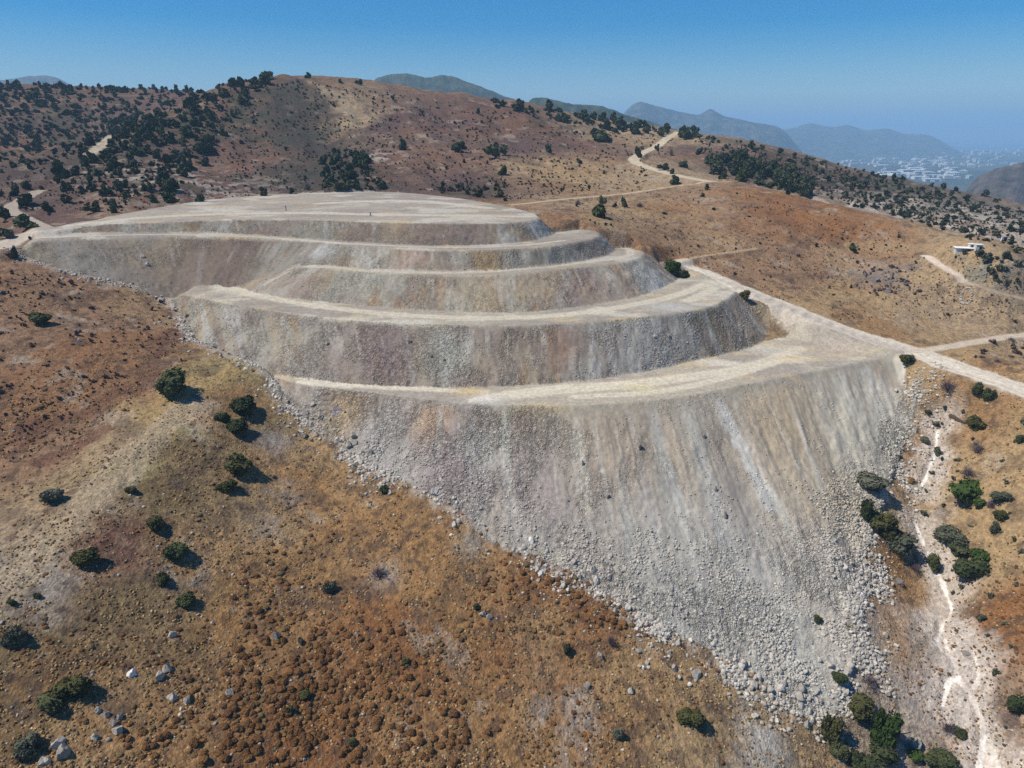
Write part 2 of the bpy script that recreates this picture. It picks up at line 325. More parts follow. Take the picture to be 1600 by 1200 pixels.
n25 = fbm(GX / 22, GY / 22, 4, 61); n6 = fbm(GX / 5, GY / 5, 4, 63); n2 = fbm(GX / 1.6, GY / 1.6, 3, 65); n07 = fbm(GX / .55, GY / .55, 2, 67)
natw = ~isD
mix(PAL['straw'], sstep(.52, .72, n25) * .55 * near * (1 - .75 * hillw))
mix(PAL['rust'], sstep(.55, .75, fbm(GX / 30, GY / 30, 4, 71)) * .5 * near * (1 - .5 * hillw))
mix(PAL['pale'], sstep(.66, .78, fbm(GX / 7, GY / 7, 4, 73)) * .5 * near)
mix(PAL['dark'], sstep(.60, .74, n6) * .45 * near)
mix(PAL['dark'], sstep(.60, .70, n2) * .55 * near * lerp(1, .8, hillw))
# rock showing through on the scrubby slopes
for (a, b, rad) in ((1400, 325, 55), (1540, 360, 55), (1250, 232, 60), (320, 300, 30), (230, 270, 30), (590, 245, 14)):
    q = hit(a, b)[0]
    if not np.isnan(q[0]): mix((.42, .37, .32), sstep(.52, .62, fbm(GX / 4.0, GY / 4.0, 3, 75)) * .8 * np.exp(-((GX - q[0]) ** 2 + (GY - q[1]) ** 2) / rad ** 2))
for (a, b, rad, c, amt) in ((855, 1130, 3.2, (.42, .37, .31), .8), (905, 1112, 2.5, (.40, .35, .30), .7), (890, 1165, 2.5, (.42, .36, .32), .7), (1195, 1150, 4, (.48, .45, .39), .9), (1180, 1180, 3, (.45, .42, .36), .8), (600, 895, 3, (.33, .28, .23), .7),
                      (290, 890, 3, (.34, .31, .27), .8), (420, 825, 3, (.31, .27, .23), .7), (430, 690, 4, (.28, .25, .22), .8), (440, 770, 4, (.28, .24, .20), .7), (730, 850, 3, (.34, .31, .25), .7), (170, 830, 5, (.17, .08, .05), .7), (200, 850, 4, (.15, .075, .055), .7),
                      (1340, 950, 5, (.42, .36, .30), .8), (1365, 990, 6, (.44, .40, .35), .8), (1330, 1020, 4, (.40, .34, .28), .7), (1450, 1080, 6, (.44, .39, .35), .8), (1380, 960, 5, (.32, .20, .10), .6), (1400, 1010, 4, (.34, .20, .09), .7), (1385, 432, 10, (.17, .145, .13), .95), (1345, 415, 6, (.40, .34, .28), .7),
                      (1450, 500, 14, (.36, .27, .18), .6), (1520, 540, 8, (.30, .22, .12), .5), (950, 350, 6, (.36, .28, .16), .6), (1560, 420, 7, (.18, .18, .16), .7), (1590, 460, 8, (.16, .15, .14), .6), (1530, 405, 6, (.22, .22, .17), .7)):
    q = hit(a, b)[0]
    if not np.isnan(q[0]): mix(c, np.exp(-(((GX - q[0]) ** 2 + (GY - q[1]) ** 2) / rad ** 2) ** 1.2) * amt * sstep(.28, .62, n2 * .5 + n6 * .5))
for rows, w, c in (([(455, 128), (462, 170), (472, 220), (500, 260), (530, 292)], 20, (.058, .050, .042)), ([(488, 128), (520, 146), (545, 172), (552, 195)], 5.5, (.35, .27, .17)), ([(1180, 330), (1240, 352), (1310, 380)], 4.5, (.20, .10, .05)), ([(1330, 335), (1360, 365), (1370, 380)], 3, (.22, .12, .06)), ([(40, 680), (140, 640), (220, 600), (270, 520)], 3.0, (.13, .065, .045)), ([(60, 720), (170, 670)], 2.0, (.14, .07, .05)),
                   ([(230, 660), (300, 600), (360, 575)], 2.5, (.36, .25, .11))):
    ln = hline(rows); d = np.full((NR, NT), 1e9); d[:int(np.searchsorted(RR, 700))] = line_d(GX[:int(np.searchsorted(RR, 700))], GY[:int(np.searchsorted(RR, 700))], ln); mix(c, (1 - sstep(w * .4, w * 1.2, d + (n6 - .5) * w * 3)) * .7)
for (a, b, rad, amt) in ((90, 165, 75, .75), (230, 200, 45, .9), (60, 235, 45, .6), (160, 215, 40, .9), (330, 165, 40, .8), (455, 165, 30, .7), (480, 215, 35, .7), (535, 275, 26, .9), (720, 300, 22, .7), (1240, 245, 80, .6), (1380, 290, 60, .7), (1480, 330, 45, .6), (240, 280, 45, .5), (900, 195, 45, .5)):
    q = hit(a, b)[0]
    if not np.isnan(q[0]): mix((.050, .054, .034), np.exp(-((GX - q[0]) ** 2 + (GY - q[1]) ** 2) / rad ** 2) * amt * sstep(.40, .58, fbm(GX / 8, GY / 8, 4, 119)) * (~isD))
# far plain
fp = sstep(1300, 2600, GR)
far = lerp(np.array((.10, .085, .055)), np.array((.045, .055, .035)), sstep(.4, .6, fbm(GX / 260, GY / 260, 4, 77))[..., None])
far = lerp(far, np.array((.24, .20, .15)), (sstep(.6, .75, fbm(GX / 180, GY / 420, 4, 79)) * .7)[..., None])
COL = COL * (1 - fp[..., None]) + far * fp[..., None]
ROADM = np.zeros((NR, NT))
for (rows, w, c, amt), d in zip(ROADS, RD):
    d = d + (fbm(GX / 3, GY / 3, 3, 81) - .5) * w * (.45 if amt > .7 else .7)
    m = 1 - sstep(w * .75, w * 1.25, d)
    tr = .74 + .50 * fbm(d * 2.0, (GX + GY) * .03, 3, 83)
    mm = (m * amt * np.where(isD, sstep(-9, -4, SD), 1))
    COL = COL * (1 - mm[..., None]) + (np.array(c) * tr[..., None]) * mm[..., None]
    ROADM = np.maximum(ROADM, mm if amt > .75 else 0)
# graded dirt between the haul road and the lowest benches
GP = hline([(1100, 428), (1156, 452), (1224, 513), (1290, 530), (1372, 551), (1425, 552), (1420, 545), (1300, 506), (1220, 472), (1150, 444)])[:, :2]
gsd = np.full((NR, NT), 99.0); gsd[:RM] = poly_sd(GX[:RM], GY[:RM], GP); GRD = (1 - sstep(-1.0, 1.5, gsd + (n2 - .5) * 2)) * (~isD)
mix((.43, .375, .31), GRD * .85)
# white dry stream bed
CREEK = [[(1466, 668), (1464, 690), (1460, 712)], [(1432, 818), (1440, 840), (1452, 862), (1462, 880)], [(1460, 712), (1452, 730), (1440, 760)], [(1466, 893), (1480, 922), (1489, 948), (1484, 962), (1472, 974)], [(1470, 972), (1478, 1000), (1490, 1030), (1500, 1056), (1520, 1085), (1533, 1115), (1540, 1150), (1548, 1215)],
         [(1524, 1022), (1531, 1050), (1522, 1070)], [(1500, 1056), (1484, 1060), (1478, 1078), (1474, 1100)], [(1474, 975), (1466, 1000), (1474, 1015)], [(1548, 1160), (1556, 1190), (1560, 1215)], [(1540, 1150), (1532, 1180), (1530, 1215)]]
CRM = np.zeros((NR, NT))
for k, rows in enumerate(CREEK):
    ln = hline(rows); RS = slice(0, int(np.searchsorted(RR, 260)))
    d = np.full((NR, NT), 1e9); d[RS] = line_d(GX[RS], GY[RS], chaikin(ln, 1))
    d = d + (fbm(GX / 1.2, GY / 1.2, 3, 85) - .5) * .55
    mix((.52, .455, .39), (1 - sstep(.8, 5.0, d + (n6 - .5) * 6)) * .8)
    GZ = GZ - .45 * (1 - sstep(.25, 1.5, d)); wd = lerp(.75, 1.7, sstep(105, 72, GY)); m = (1 - sstep(.08 * wd, .52 * wd, d + (n2 - .5) * .35)) * sstep(.10, .34, fbm(GX / 1.5, GY / 1.5, 3, 87)); CRM = np.maximum(CRM, m); mix((.72, .685, .62), m)
# ---- dump rock colours
u_, v_ = DU, np.where(DI >= 11, DV, 0); sd_ = DI * 13.7
st1 = fbm(u_ / 16 + sd_, v_ * .9, 3, 91); st2 = fbm(u_ / 5 + sd_, v_ * 1.2 + 5, 3, 93); st3 = fbm(u_ / 1.5 + sd_, v_ * 2.0, 3, 95); st4 = fbm(u_ / 3 + sd_, v_ * .8, 3, 97); st5 = fbm(u_ / 8 - sd_, v_ * .7, 3, 99)
F = np.zeros((NR, NT, 3)) + np.array((.34, .295, .25))
def fm(c, m):
    global F
    m = np.clip(m, 0, 1)[..., None]; F = F * (1 - m) + np.array(c) * m
fm((.40, .335, .25), sstep(.45, .62, st1) * .8)
fm((.28, .23, .205), sstep(.52, .66, st2) * .65)
fm((.38, .37, .33), sstep(.54, .66, st5) * .8)
fm((.46, .46, .45), sstep(.64, .72, st4) * .7)
fm((.40, .25, .13), sstep(.68, .76, fbm(u_ / 4 + sd_ + 50, v_ * .8, 3, 101)) * .35)
fm((.31, .25, .24), sstep(.58, .70, fbm(u_ / 7 + sd_ + 90, v_ * 1.5, 3, 103)) * .4)
low5 = (DI == 15) * sstep(.1, .9, v_)
fm((.47, .455, .42), low5 * .6)
def dab(uv, rad, c, amt, only=None):
    q = hit(uv[0], uv[1])[0]
    if np.isnan(q[0]): return
    m = np.exp(-(((GX - q[0]) ** 2 + (GY - q[1]) ** 2) / rad ** 2) ** 1.5) * amt * (.6 + .8 * st3)
    fm(c, m if only is None else m * only)
fm((.25, .195, .185), ((DI == 12) & (u_ > 0)) * np.exp(-((GX + 62) / 40) ** 2) * .0)
for uv, rad, c, amt in (((1290, 690), 14, (.42, .355, .26), .75), ((1240, 640), 8, (.40, .33, .235), .8), ((1300, 780), 9, (.40, .345, .265), .7), ((1380, 640), 8, (.45, .43, .38), .8), ((1330, 720), 9, (.43, .41, .37), .7), ((900, 690), 8, (.35, .31, .26), .7), ((870, 660), 7, (.36, .325, .27), .6), ((370, 405), 11, (.25, .185, .16), .8), ((300, 405), 10, (.28, .215, .19), .6), ((120, 400), 14, (.31, .28, .25), .7), ((505, 392), 4.0, (.55, .55, .55), .9), ((585, 400), 7, (.40, .40, .37), .6),
                        ((1030, 450), 8, (.50, .50, .51), .95), ((845, 358), 6, (.50, .52, .52), .9), ((900, 360), 6, (.46, .43, .41), .6), ((420, 360), 9, (.25, .19, .175), .6), ((700, 365), 12, (.24, .18, .17), .6), ((560, 365), 6, (.27, .21, .20), .6),
                        ((940, 400), 7, (.29, .22, .185), .5), ((750, 460), 11, (.40, .32, .22), .5), ((760, 405), 4, (.46, .31, .16), .7), ((650, 398), 3, (.44, .29, .22), .6), ((930, 445), 8, (.32, .235, .20), .6), ((880, 530), 5, (.33, .22, .17), .7),
                        ((1010, 530), 14, (.44, .43, .42), .8), ((1190, 480), 5, (.45, .31, .16), .6), ((1170, 520), 8, (.31, .25, .21), .7), ((550, 560), 14, (.31, .25, .235), .6), ((700, 550), 6, (.42, .42, .39), .7), ((610, 545), 6, (.27, .215, .22), .6),
                        ((540, 650), 5, (.48, .35, .20), .7), ((670, 660), 4, (.47, .31, .19), .7), ((590, 700), 9, (.37, .35, .35), .6), ((700, 740), 8, (.34, .29, .30), .7), ((760, 700), 5, (.47, .47, .44), .6), ((1050, 650), 12, (.43, .40, .35), .4),
                        ((960, 700), 9, (.37, .31, .25), .6), ((840, 760), 8, (.36, .31, .31), .6), ((1230, 700), 12, (.39, .32, .235), .8), ((1190, 640), 6, (.40, .33, .24), .7), ((1340, 660), 11, (.42, .40, .345), .8), ((1100, 880), 14, (.42, .41, .39), .7),
                        ((1270, 760), 7, (.40, .36, .29), .6)):
    dab(uv, rad, c, amt)
dab((525, 643), 1.0, (.27, .27, .36), .8); dab((729, 632), 1.3, (.27, .27, .36), .8)
for rows, w, c in (([(1120, 625), (1150, 680), (1180, 740), (1200, 780)], 1.9, (.55, .55, .54)), ([(1020, 640), (1040, 720), (1070, 800)], 1.2, (.47, .46, .43)), ([(790, 640), (790, 720), (800, 800)], 1.0, (.48, .47, .43)),
                   ([(1200, 600), (1230, 700), (1270, 800)], 1.4, (.36, .30, .23)), ([(1370, 560), (1400, 600), (1415, 640)], 1.3, (.33, .29, .24)), ([(905, 650), (912, 720), (920, 790)], .9, (.45, .40, .33))):
    ln = hline(rows); d = np.full((NR, NT), 1e9); d[:RM] = line_d(GX[:RM], GY[:RM], ln); fm(c, (1 - sstep(w * .4, w * 1.3, d + (n2 - .5) * w)) * .75)
fm((.50, .48, .44), sstep(.66, .71, fbm(u_ / 1.8 + sd_ + 7, v_ * .55, 3, 141)) * .55 * sstep(.02, .2, v_) * (1 - sstep(.55, .95, v_ + st2 * .4)))
fm((.20, .165, .145), sstep(.69, .73, fbm(u_ / 1.2 + sd_ + 17, v_ * .6, 3, 143)) * .50 * sstep(.0, .1, v_) * (1 - sstep(.4, .8, v_ + st2 * .3)))
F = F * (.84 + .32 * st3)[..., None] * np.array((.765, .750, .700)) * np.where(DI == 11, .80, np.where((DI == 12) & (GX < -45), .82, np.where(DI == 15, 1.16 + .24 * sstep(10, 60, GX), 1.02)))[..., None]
# benches
BN = np.zeros((NR, NT, 3)) + np.array((.42, .375, .295))
bx = fbm(GX / 18, GY / 9, 4, 105); BN = lerp(BN, np.array((.36, .32, .265)), sstep(.42, .60, bx)[..., None]); BN = lerp(BN, np.array((.55, .51, .42)), sstep(.54, .70, fbm(GX / 13, GY / 8.0, 4, 107))[..., None])
BN = lerp(BN, np.array((.52, .42, .26)), (sstep(.62, .75, fbm(GX / 12, GY / 4, 3, 109)) * .7)[..., None])
for rows, w in (([(340, 447), (420, 466), (520, 482), (620, 492), (740, 498), (860, 495), (960, 482), (1060, 462), (1110, 440)], 1.6), ([(760, 620), (860, 612), (980, 602), (1100, 588), (1190, 568), (1250, 545)], 1.8), ([(470, 597), (620, 607), (760, 612)], 1.0),
                ([(740, 625), (840, 606), (1000, 597), (1120, 580)], 1.2), ([(60, 372), (180, 367), (300, 366), (430, 371), (560, 382), (680, 387), (800, 385), (880, 376)], .9), ([(480, 416), (600, 425), (740, 427), (880, 414), (985, 402), (985, 385), (940, 368)], 1.1),
                ([(110, 352), (240, 338), (420, 332), (600, 336), (760, 338), (840, 338)], 2.2), ([(500, 318), (640, 312), (760, 325)], 2.5), ([(1074, 470), (1110, 455), (1130, 440)], 1.6), ([(900, 620), (1010, 615), (1110, 598), (1230, 560)], 1.2)):
    ln = hline(rows)
    if len(ln) < 2: continue
    d = np.full((NR, NT), 1e9); d[:RM] = line_d(GX[:RM], GY[:RM], chaikin(ln, 1))
    tw = (np.abs(np.abs(d) - w * .55) < w * .28) * .35
    m = (1 - sstep(w * .6, w * 1.7, d + (n2 - .5) * w)) * (.55 + .5 * bx) + tw * (.5 + n2)
    BN = lerp(BN, np.array((.62, .565, .44)), np.clip(m, 0, .92)[..., None])
for uv, rad, c in (((735, 612), 3.5, (.55, .41, .20)), ((1235, 560), 4, (.58, .46, .29)), ((1290, 548), 6, (.46, .37, .29)), ((1000, 606), 4, (.62, .54, .34)), ((760, 625), 4, (.60, .58, .52)), ((1050, 480), 6, (.52, .52, .50)), ((1200, 545), 5, (.55, .53, .46))):
    q = hit(*uv)[0]; BN = lerp(BN, np.array(c), (np.exp(-((GX - q[0]) ** 2 + ((GY - q[1]) * 1.4) ** 2) / rad ** 2) * .75)[..., None])
for uv, rad in (((300, 456), 5), ((335, 463), 5), ((380, 474), 5), ((430, 486), 4.5)):
    q = hit(*uv)[0]; BN = lerp(BN, np.array((.33, .29, .245)), (np.exp(-((GX - q[0]) ** 2 + (GY - q[1]) ** 2) / rad ** 2) * .9)[..., None])
BN = BN * (.90 + .20 * n2)[..., None] * np.where(DI == 4, .97, np.where(DI == 3, .90, np.where(DI == 0, .84, .80)))[..., None] * np.where((DI < 3)[..., None], np.array((.99, .985, 1.02)), 1)
edge = np.where(face, sstep(0, .10, v_), 0)
DC = BN * (1 - edge[..., None]) + F * edge[..., None]
tog = DC
TD = np.full((NR, NT), 99.0); TD[:RM] = line_d(GX[:RM], GY[:RM], np.concatenate([L(TOE_L), L(TOE_5[:-1])]))
apron = np.clip(1 - np.maximum(TD, 0) / 2.2 - (n2 - .5) * 2.2, 0, 1) * (~isD) * (TD < 8)
COL = np.where(isD[..., None], tog, COL * (1 - .75 * apron[..., None]) + np.array((.40, .35, .29)) * .75 * apron[..., None])
COL = COL * lerp(1.0, .80 + .40 * n07, near)[..., None]
COARSE = np.where(DI == 15, np.clip(.25 + .5 * sstep(40, -20, GX) + .75 * sstep(.45, .85, DV) - .25 * sstep(30, 90, GX) * (1 - sstep(.6, .9, DV)), .06, 1), np.where(DI == 14, .55, .40))
COARSE = np.clip(COARSE * (.45 + 1.1 * sstep(.38, .62, fbm(GX / 6, GY / 6, 3, 151))), .05, 1)
COL = np.where(isD[..., None], COL, COL * lerp(1.0, 1.12, near)[..., None])
COL = np.clip(COL, .01, .9)
print("colours", round(time.time() - T0, 1))

# ------------------------------------------------------------------ materials
def new_mat(name):
    m = bpy.data.materials.new(name); m.use_nodes = True; nt = m.node_tree; b = nt.nodes["Principled BSDF"]
    b.inputs["Roughness"].default_value = .95; b.inputs["Specular IOR Level"].default_value = .12
    return m, nt, b
def node(nt, t, **kw):
    n = nt.nodes.new(t)
    for k, v in kw.items(): setattr(n, k, v)
    return n
def earth_mat(name, s1, s2, bump, dist, lo, hi):
    m, nt, b = new_mat(name)
    at = node(nt, "ShaderNodeAttribute", attribute_name="Col"); tc = node(nt, "ShaderNodeTexCoord")
    n1 = node(nt, "ShaderNodeTexNoise"); n1.inputs["Scale"].default_value = s1; n1.inputs["Detail"].default_value = 5; n1.inputs["Roughness"].default_value = .7
    vo = node(nt, "ShaderNodeTexVoronoi"); vo.inputs["Scale"].default_value = s2
    mr = node(nt, "ShaderNodeMapRange"); mr.inputs["From Min"].default_value = .3; mr.inputs["From Max"].default_value = .7; mr.inputs["To Min"].default_value = lo; mr.inputs["To Max"].default_value = hi
    nt.links.new(tc.outputs["Object"], n1.inputs["Vector"]); nt.links.new(tc.outputs["Object"], vo.inputs["Vector"])
    nt.links.new(n1.outputs["Fac"], mr.inputs["Value"])
    vr = node(nt, "ShaderNodeMapRange"); vr.inputs["From Max"].default_value = .7; vr.inputs["To Min"].default_value = 1.12; vr.inputs["To Max"].default_value = .80
    nt.links.new(vo.outputs["Distance"], vr.inputs["Value"])
    mu = node(nt, "ShaderNodeMath", operation='MULTIPLY'); nt.links.new(mr.outputs[0], mu.inputs[0]); nt.links.new(vr.outputs[0], mu.inputs[1])
    vm = node(nt, "ShaderNodeVectorMath", operation='SCALE'); nt.links.new(at.outputs["Color"], vm.inputs[0]); nt.links.new(mu.outputs[0], vm.inputs["Scale"])
    nt.links.new(vm.outputs[0], b.inputs["Base Color"])
    bp = node(nt, "ShaderNodeBump"); bp.inputs["Strength"].default_value = bump; bp.inputs["Distance"].default_value = dist
    nt.links.new(mu.outputs[0], bp.inputs["Height"]); nt.links.new(bp.outputs[0], b.inputs["Normal"])
    return m
M_ground = earth_mat("soil_and_dry_grass", 1.3, 2.2, .8, .40, .60, 1.32)
def rock_mat(name):
    """loose broken rock: blocks of two sizes, each with its own tone, finer and coarser in patches"""
    m, nt, b = new_mat(name); at = node(nt, "ShaderNodeAttribute", attribute_name="Col"); tc = node(nt, "ShaderNodeTexCoord")
    def mr(src, a, b_, c, d):
        r = node(nt, "ShaderNodeMapRange"); r.inputs["From Min"].default_value = a; r.inputs["From Max"].default_value = b_; r.inputs["To Min"].default_value = c; r.inputs["To Max"].default_value = d; nt.links.new(src, r.inputs["Value"]); return r.outputs[0]
    def math_(op, a, b_):
        r = node(nt, "ShaderNodeMath", operation=op)
        for k, v in enumerate((a, b_)):
            if isinstance(v, float): r.inputs[k].default_value = v
            else: nt.links.new(v, r.inputs[k])
        return r.outputs[0]
    tone, hgt = None, None
    patch = at.outputs["Alpha"]
    for sc, lo, hi in ((1.5, .80, 1.18), (3.6, .70, 1.28)):
        vo = node(nt, "ShaderNodeTexVoronoi"); vo.inputs["Scale"].default_value = sc; nt.links.new(tc.outputs["Object"], vo.inputs["Vector"])
        sp = node(nt, "ShaderNodeSeparateColor"); nt.links.new(vo.outputs["Color"], sp.inputs[0]); t = mr(sp.outputs[0], 0, 1, lo, hi); e = mr(vo.outputs["Distance"], .35, .75, 1.0, .55); t = math_('MULTIPLY', t, e)
        tone = t if tone is None else math_('MULTIPLY', tone, t); h = math_('MULTIPLY', e, t); hgt = h if hgt is None else math_('ADD', hgt, h)
    tone = math_('ADD', math_('MULTIPLY', math_('SUBTRACT', tone, .86), patch), 1.0)
    vm = node(nt, "ShaderNodeVectorMath", operation='SCALE'); nt.links.new(at.outputs["Color"], vm.inputs[0]); nt.links.new(tone, vm.inputs["Scale"]); nt.links.new(vm.outputs[0], b.inputs["Base Color"])
    bp = node(nt, "ShaderNodeBump"); bp.inputs["Distance"].default_value = .30; nt.links.new(math_('MULTIPLY', patch, .7), bp.inputs["Strength"]); nt.links.new(hgt, bp.inputs["Height"]); nt.links.new(bp.outputs[0], b.inputs["Normal"])
    return m
M_dump = rock_mat("broken_rock")
M_road = earth_mat("pale_dirt", .8, 2.5, .25, .15, .90, 1.10)
def attr_mat(name, lo=.7, hi=1.3, sc=6.0):
    m, nt, b = new_mat(name)
    at = node(nt, "ShaderNodeAttribute", attribute_name="Col"); tc = node(nt, "ShaderNodeTexCoord"); n1 = node(nt, "ShaderNodeTexNoise"); n1.inputs["Scale"].default_value = sc
    nt.links.new(tc.outputs["Object"], n1.inputs["Vector"])
    mr = node(nt, "ShaderNodeMapRange"); mr.inputs["From Min"].default_value = .3; mr.inputs["From Max"].default_value = .7; mr.inputs["To Min"].default_value = lo; mr.inputs["To Max"].default_value = hi
    nt.links.new(n1.outputs["Fac"], mr.inputs["Value"])
    vm = node(nt, "ShaderNodeVectorMath", operation='SCALE'); nt.links.new(at.outputs["Color"], vm.inputs[0]); nt.links.new(mr.outputs[0], vm.inputs["Scale"]); nt.links.new(vm.outputs[0], b.inputs["Base Color"])
    return m
M_attr = attr_mat("mixed_scrub"); M_stone = attr_mat("loose_stone", .8, 1.2, 3.0)
def ramp_mat(name, cols, sc=4.0, rough=.9):
    """colour varies from object to object and in blotches over each"""
    m, nt, b = new_mat(name); b.inputs["Roughness"].default_value = rough
    oi = node(nt, "ShaderNodeObjectInfo"); tc = node(nt, "ShaderNodeTexCoord"); n1 = node(nt, "ShaderNodeTexNoise"); n1.inputs["Scale"].default_value = sc; n1.inputs["Detail"].default_value = 3
    nt.links.new(tc.outputs["Object"], n1.inputs["Vector"])
    ad = node(nt, "ShaderNodeMath", operation='MULTIPLY_ADD'); ad.inputs[1].default_value = .55; nt.links.new(oi.outputs["Random"], ad.inputs[0])
    ms = node(nt, "ShaderNodeMath", operation='MULTIPLY_ADD'); ms.inputs[1].default_value = 1.3; ms.inputs[2].default_value = -.4; nt.links.new(n1.outputs["Fac"], ms.inputs[0]); nt.links.new(ms.outputs[0], ad.inputs[2])
    cr = node(nt, "ShaderNodeValToRGB"); e = cr.color_ramp.elements
    while len(e) < len(cols): e.new(.5)
    for i, c in enumerate(cols): e[i].position = i / (len(cols) - 1); e[i].color = (*c, 1)
    nt.links.new(ad.outputs[0], cr.inputs[0]); nt.links.new(cr.outputs[0], b.inputs["Base Color"])
    return m
M_green = ramp_mat("evergreen_leaves", [(.022, .030, .014), (.040, .052, .022), (.066, .078, .032), (.105, .110, .052)])
M_bright = ramp_mat("fresh_green_leaves", [(.028, .048, .012), (.046, .076, .018), (.068, .10, .025)])
M_greyg = ramp_mat("grey_green_leaves", [(.055, .062, .042), (.090, .095, .062), (.15, .15, .11)])
M_olive = ramp_mat("olive_leaves", [(.040, .045, .015), (.070, .070, .025), (.11, .10, .04)])
M_cush = ramp_mat("rusty_cushion_leaves", [(.090, .045, .020), (.145, .072, .029), (.22, .118, .046)])
M_mauve = ramp_mat("bare_twigs", [(.085, .062, .075), (.13, .10, .115), (.18, .145, .15)])
M_trunk = ramp_mat("bark", [(.06, .045, .03), (.10, .075, .05)])
M_rock = ramp_mat("boulder_rock", [(.24, .215, .185), (.33, .295, .25), (.45, .41, .35)], 1.5)
M_rockd = ramp_mat('dark_outcrop_rock', [(.10, .085, .085), (.16, .14, .135), (.24, .21, .19)], 1.5)
M_rockp = ramp_mat('pale_toe_rock', [(.28, .255, .22), (.40, .37, .325), (.54, .505, .45)], 1.5)
M_rockw = ramp_mat('white_stone', [(.58, .55, .50), (.74, .71, .66)], 1.5)
M_white = ramp_mat("white_paint", [(.72, .71, .68), (.82, .81, .78)], 1.0, .6)
M_cream = ramp_mat("pale_wall", [(.45, .44, .42), (.62, .60, .55)], 1.0, .8)
M_dark = ramp_mat("dark_opening", [(.02, .022, .03), (.03, .035, .05)], 1.0, .4)
M_roof = ramp_mat("roof_cover", [(.55, .53, .50), (.70, .68, .64)], 1.0, .7)
M_wood = ramp_mat("dark_wood", [(.05, .035, .025), (.09, .065, .045)], 3.0)

# ------------------------------------------------------------------ mesh helpers
def mesh_np(name, V, Fc, mats, colr=None, smooth=False, midx=None):
    me = bpy.data.meshes.new(name); V = np.asarray(V, np.float32); k = Fc.shape[1]
    me.vertices.add(len(V)); me.vertices.foreach_set("co", V.ravel()); me.loops.add(Fc.size); me.loops.foreach_set("vertex_index", np.ascontiguousarray(Fc, np.int32).ravel())
    me.polygons.add(len(Fc)); me.polygons.foreach_set("loop_start", np.arange(0, Fc.size, k, dtype=np.int32)); me.polygons.foreach_set("loop_total", np.full(len(Fc), k, np.int32))
    if midx is not None: me.polygons.foreach_set("material_index", np.asarray(midx, np.int32))
    me.update(calc_edges=True)
    me.polygons.foreach_set("use_smooth", np.full(len(Fc), smooth))
    for m in (mats if isinstance(mats, (list, tuple)) else [mats]): me.materials.append(m)
    if colr is not None:
        a = me.color_attributes.new("Col", 'FLOAT_COLOR', 'POINT'); a.data.foreach_set("color", (colr if colr.shape[1] == 4 else np.c_[colr, np.ones(len(V))]).astype(np.float32).ravel())
    return me
def link(name, me, parent=None, loc=None, rot=None, sc=None):
    o = bpy.data.objects.new(name, me); col.objects.link(o)
    if parent is not None: o.parent = parent
    if loc is not None: o.location = loc
    if rot is not None: o.rotation_euler = rot
    if sc is not None: o.scale = sc
    return o
def tag(o, label=None, cat=None, group=None, kind=None):
    if label: o["label"] = label
    if cat: o["category"] = cat
    if group: o["group"] = group
    if kind: o["kind"] = kind
    return o

# ------------------------------------------------------------------ ground, dump, tracks
VID = np.arange(NR * NT).reshape(NR, NT)
Q = np.stack([VID[:-1, :-1], VID[1:, :-1], VID[1:, 1:], VID[:-1, 1:]], -1)[:, :, ::-1]
ALLV = np.stack([GX, GY, GZ], -1).reshape(-1, 3); ALLC = np.c_[COL.reshape(-1, 3), COARSE.reshape(-1)]
def q4(m): return (m[:-1, :-1].astype(float) + m[1:, :-1] + m[1:, 1:] + m[:-1, 1:]) / 4
qd = q4(isD) > .5; qr = (q4(ROADM) > .5) & ~qd; qc = (q4(CRM) > .5) & ~qd & ~qr
qb = q4(bench & isD) > .5
def piece(name, mask, mat, label, cat, mi=None):
    f = Q[mask].reshape(-1, 4); used = np.unique(f); mp = np.zeros(NR * NT, np.int32); mp[used] = np.arange(len(used))
    o = link(name, mesh_np(name, ALLV[used], mp[f], mat, ALLC[used], True, None if mi is None else mi[mask].ravel().astype(np.int32))); return tag(o, label, cat, None, "structure")
piece("ground", ~(qd | qr | qc), M_ground, "dry brown grassy hills, spurs and far plain around the grey rock dump", "ground")
piece("terraced_hill", qd, [M_dump, M_road], "grey waste rock hill cut into five stepped terraces", "hill", qb)
piece("dirt_road", qr, M_road, "pale dirt roads and tracks running over the brown hills", "road")
piece("stream_bed", qc, M_road, "white dry stream bed winding down the right hand gully", "stream bed")
m, nt, b = new_mat("sea_water"); b.inputs["Base Color"].default_value = (.012, .07, .20, 1); b.inputs["Roughness"].default_value = .35; b.inputs["Specular IOR Level"].default_value = .4
tc = node(nt, "ShaderNodeTexCoord"); n1 = node(nt, "ShaderNodeTexNoise"); n1.inputs["Scale"].default_value = .01; bp = node(nt, "ShaderNodeBump"); bp.inputs["Strength"].default_value = .2; bp.inputs["Distance"].default_value = 10
nt.links.new(tc.outputs["Object"], n1.inputs["Vector"]); nt.links.new(n1.outputs["Fac"], bp.inputs["Height"]); nt.links.new(bp.outputs[0], b.inputs["Normal"])
sv = np.array([(-95000, 2000, 0), (95000, 2000, 0), (95000, 95000, 0), (-95000, 95000, 0)]); tag(link("sea", mesh_np("sea", sv, np.array([[0, 1, 2, 3]]), m)), "blue sea beyond the coastal town", "sea", None, "structure")
print("ground meshes", round(time.time() - T0, 1))

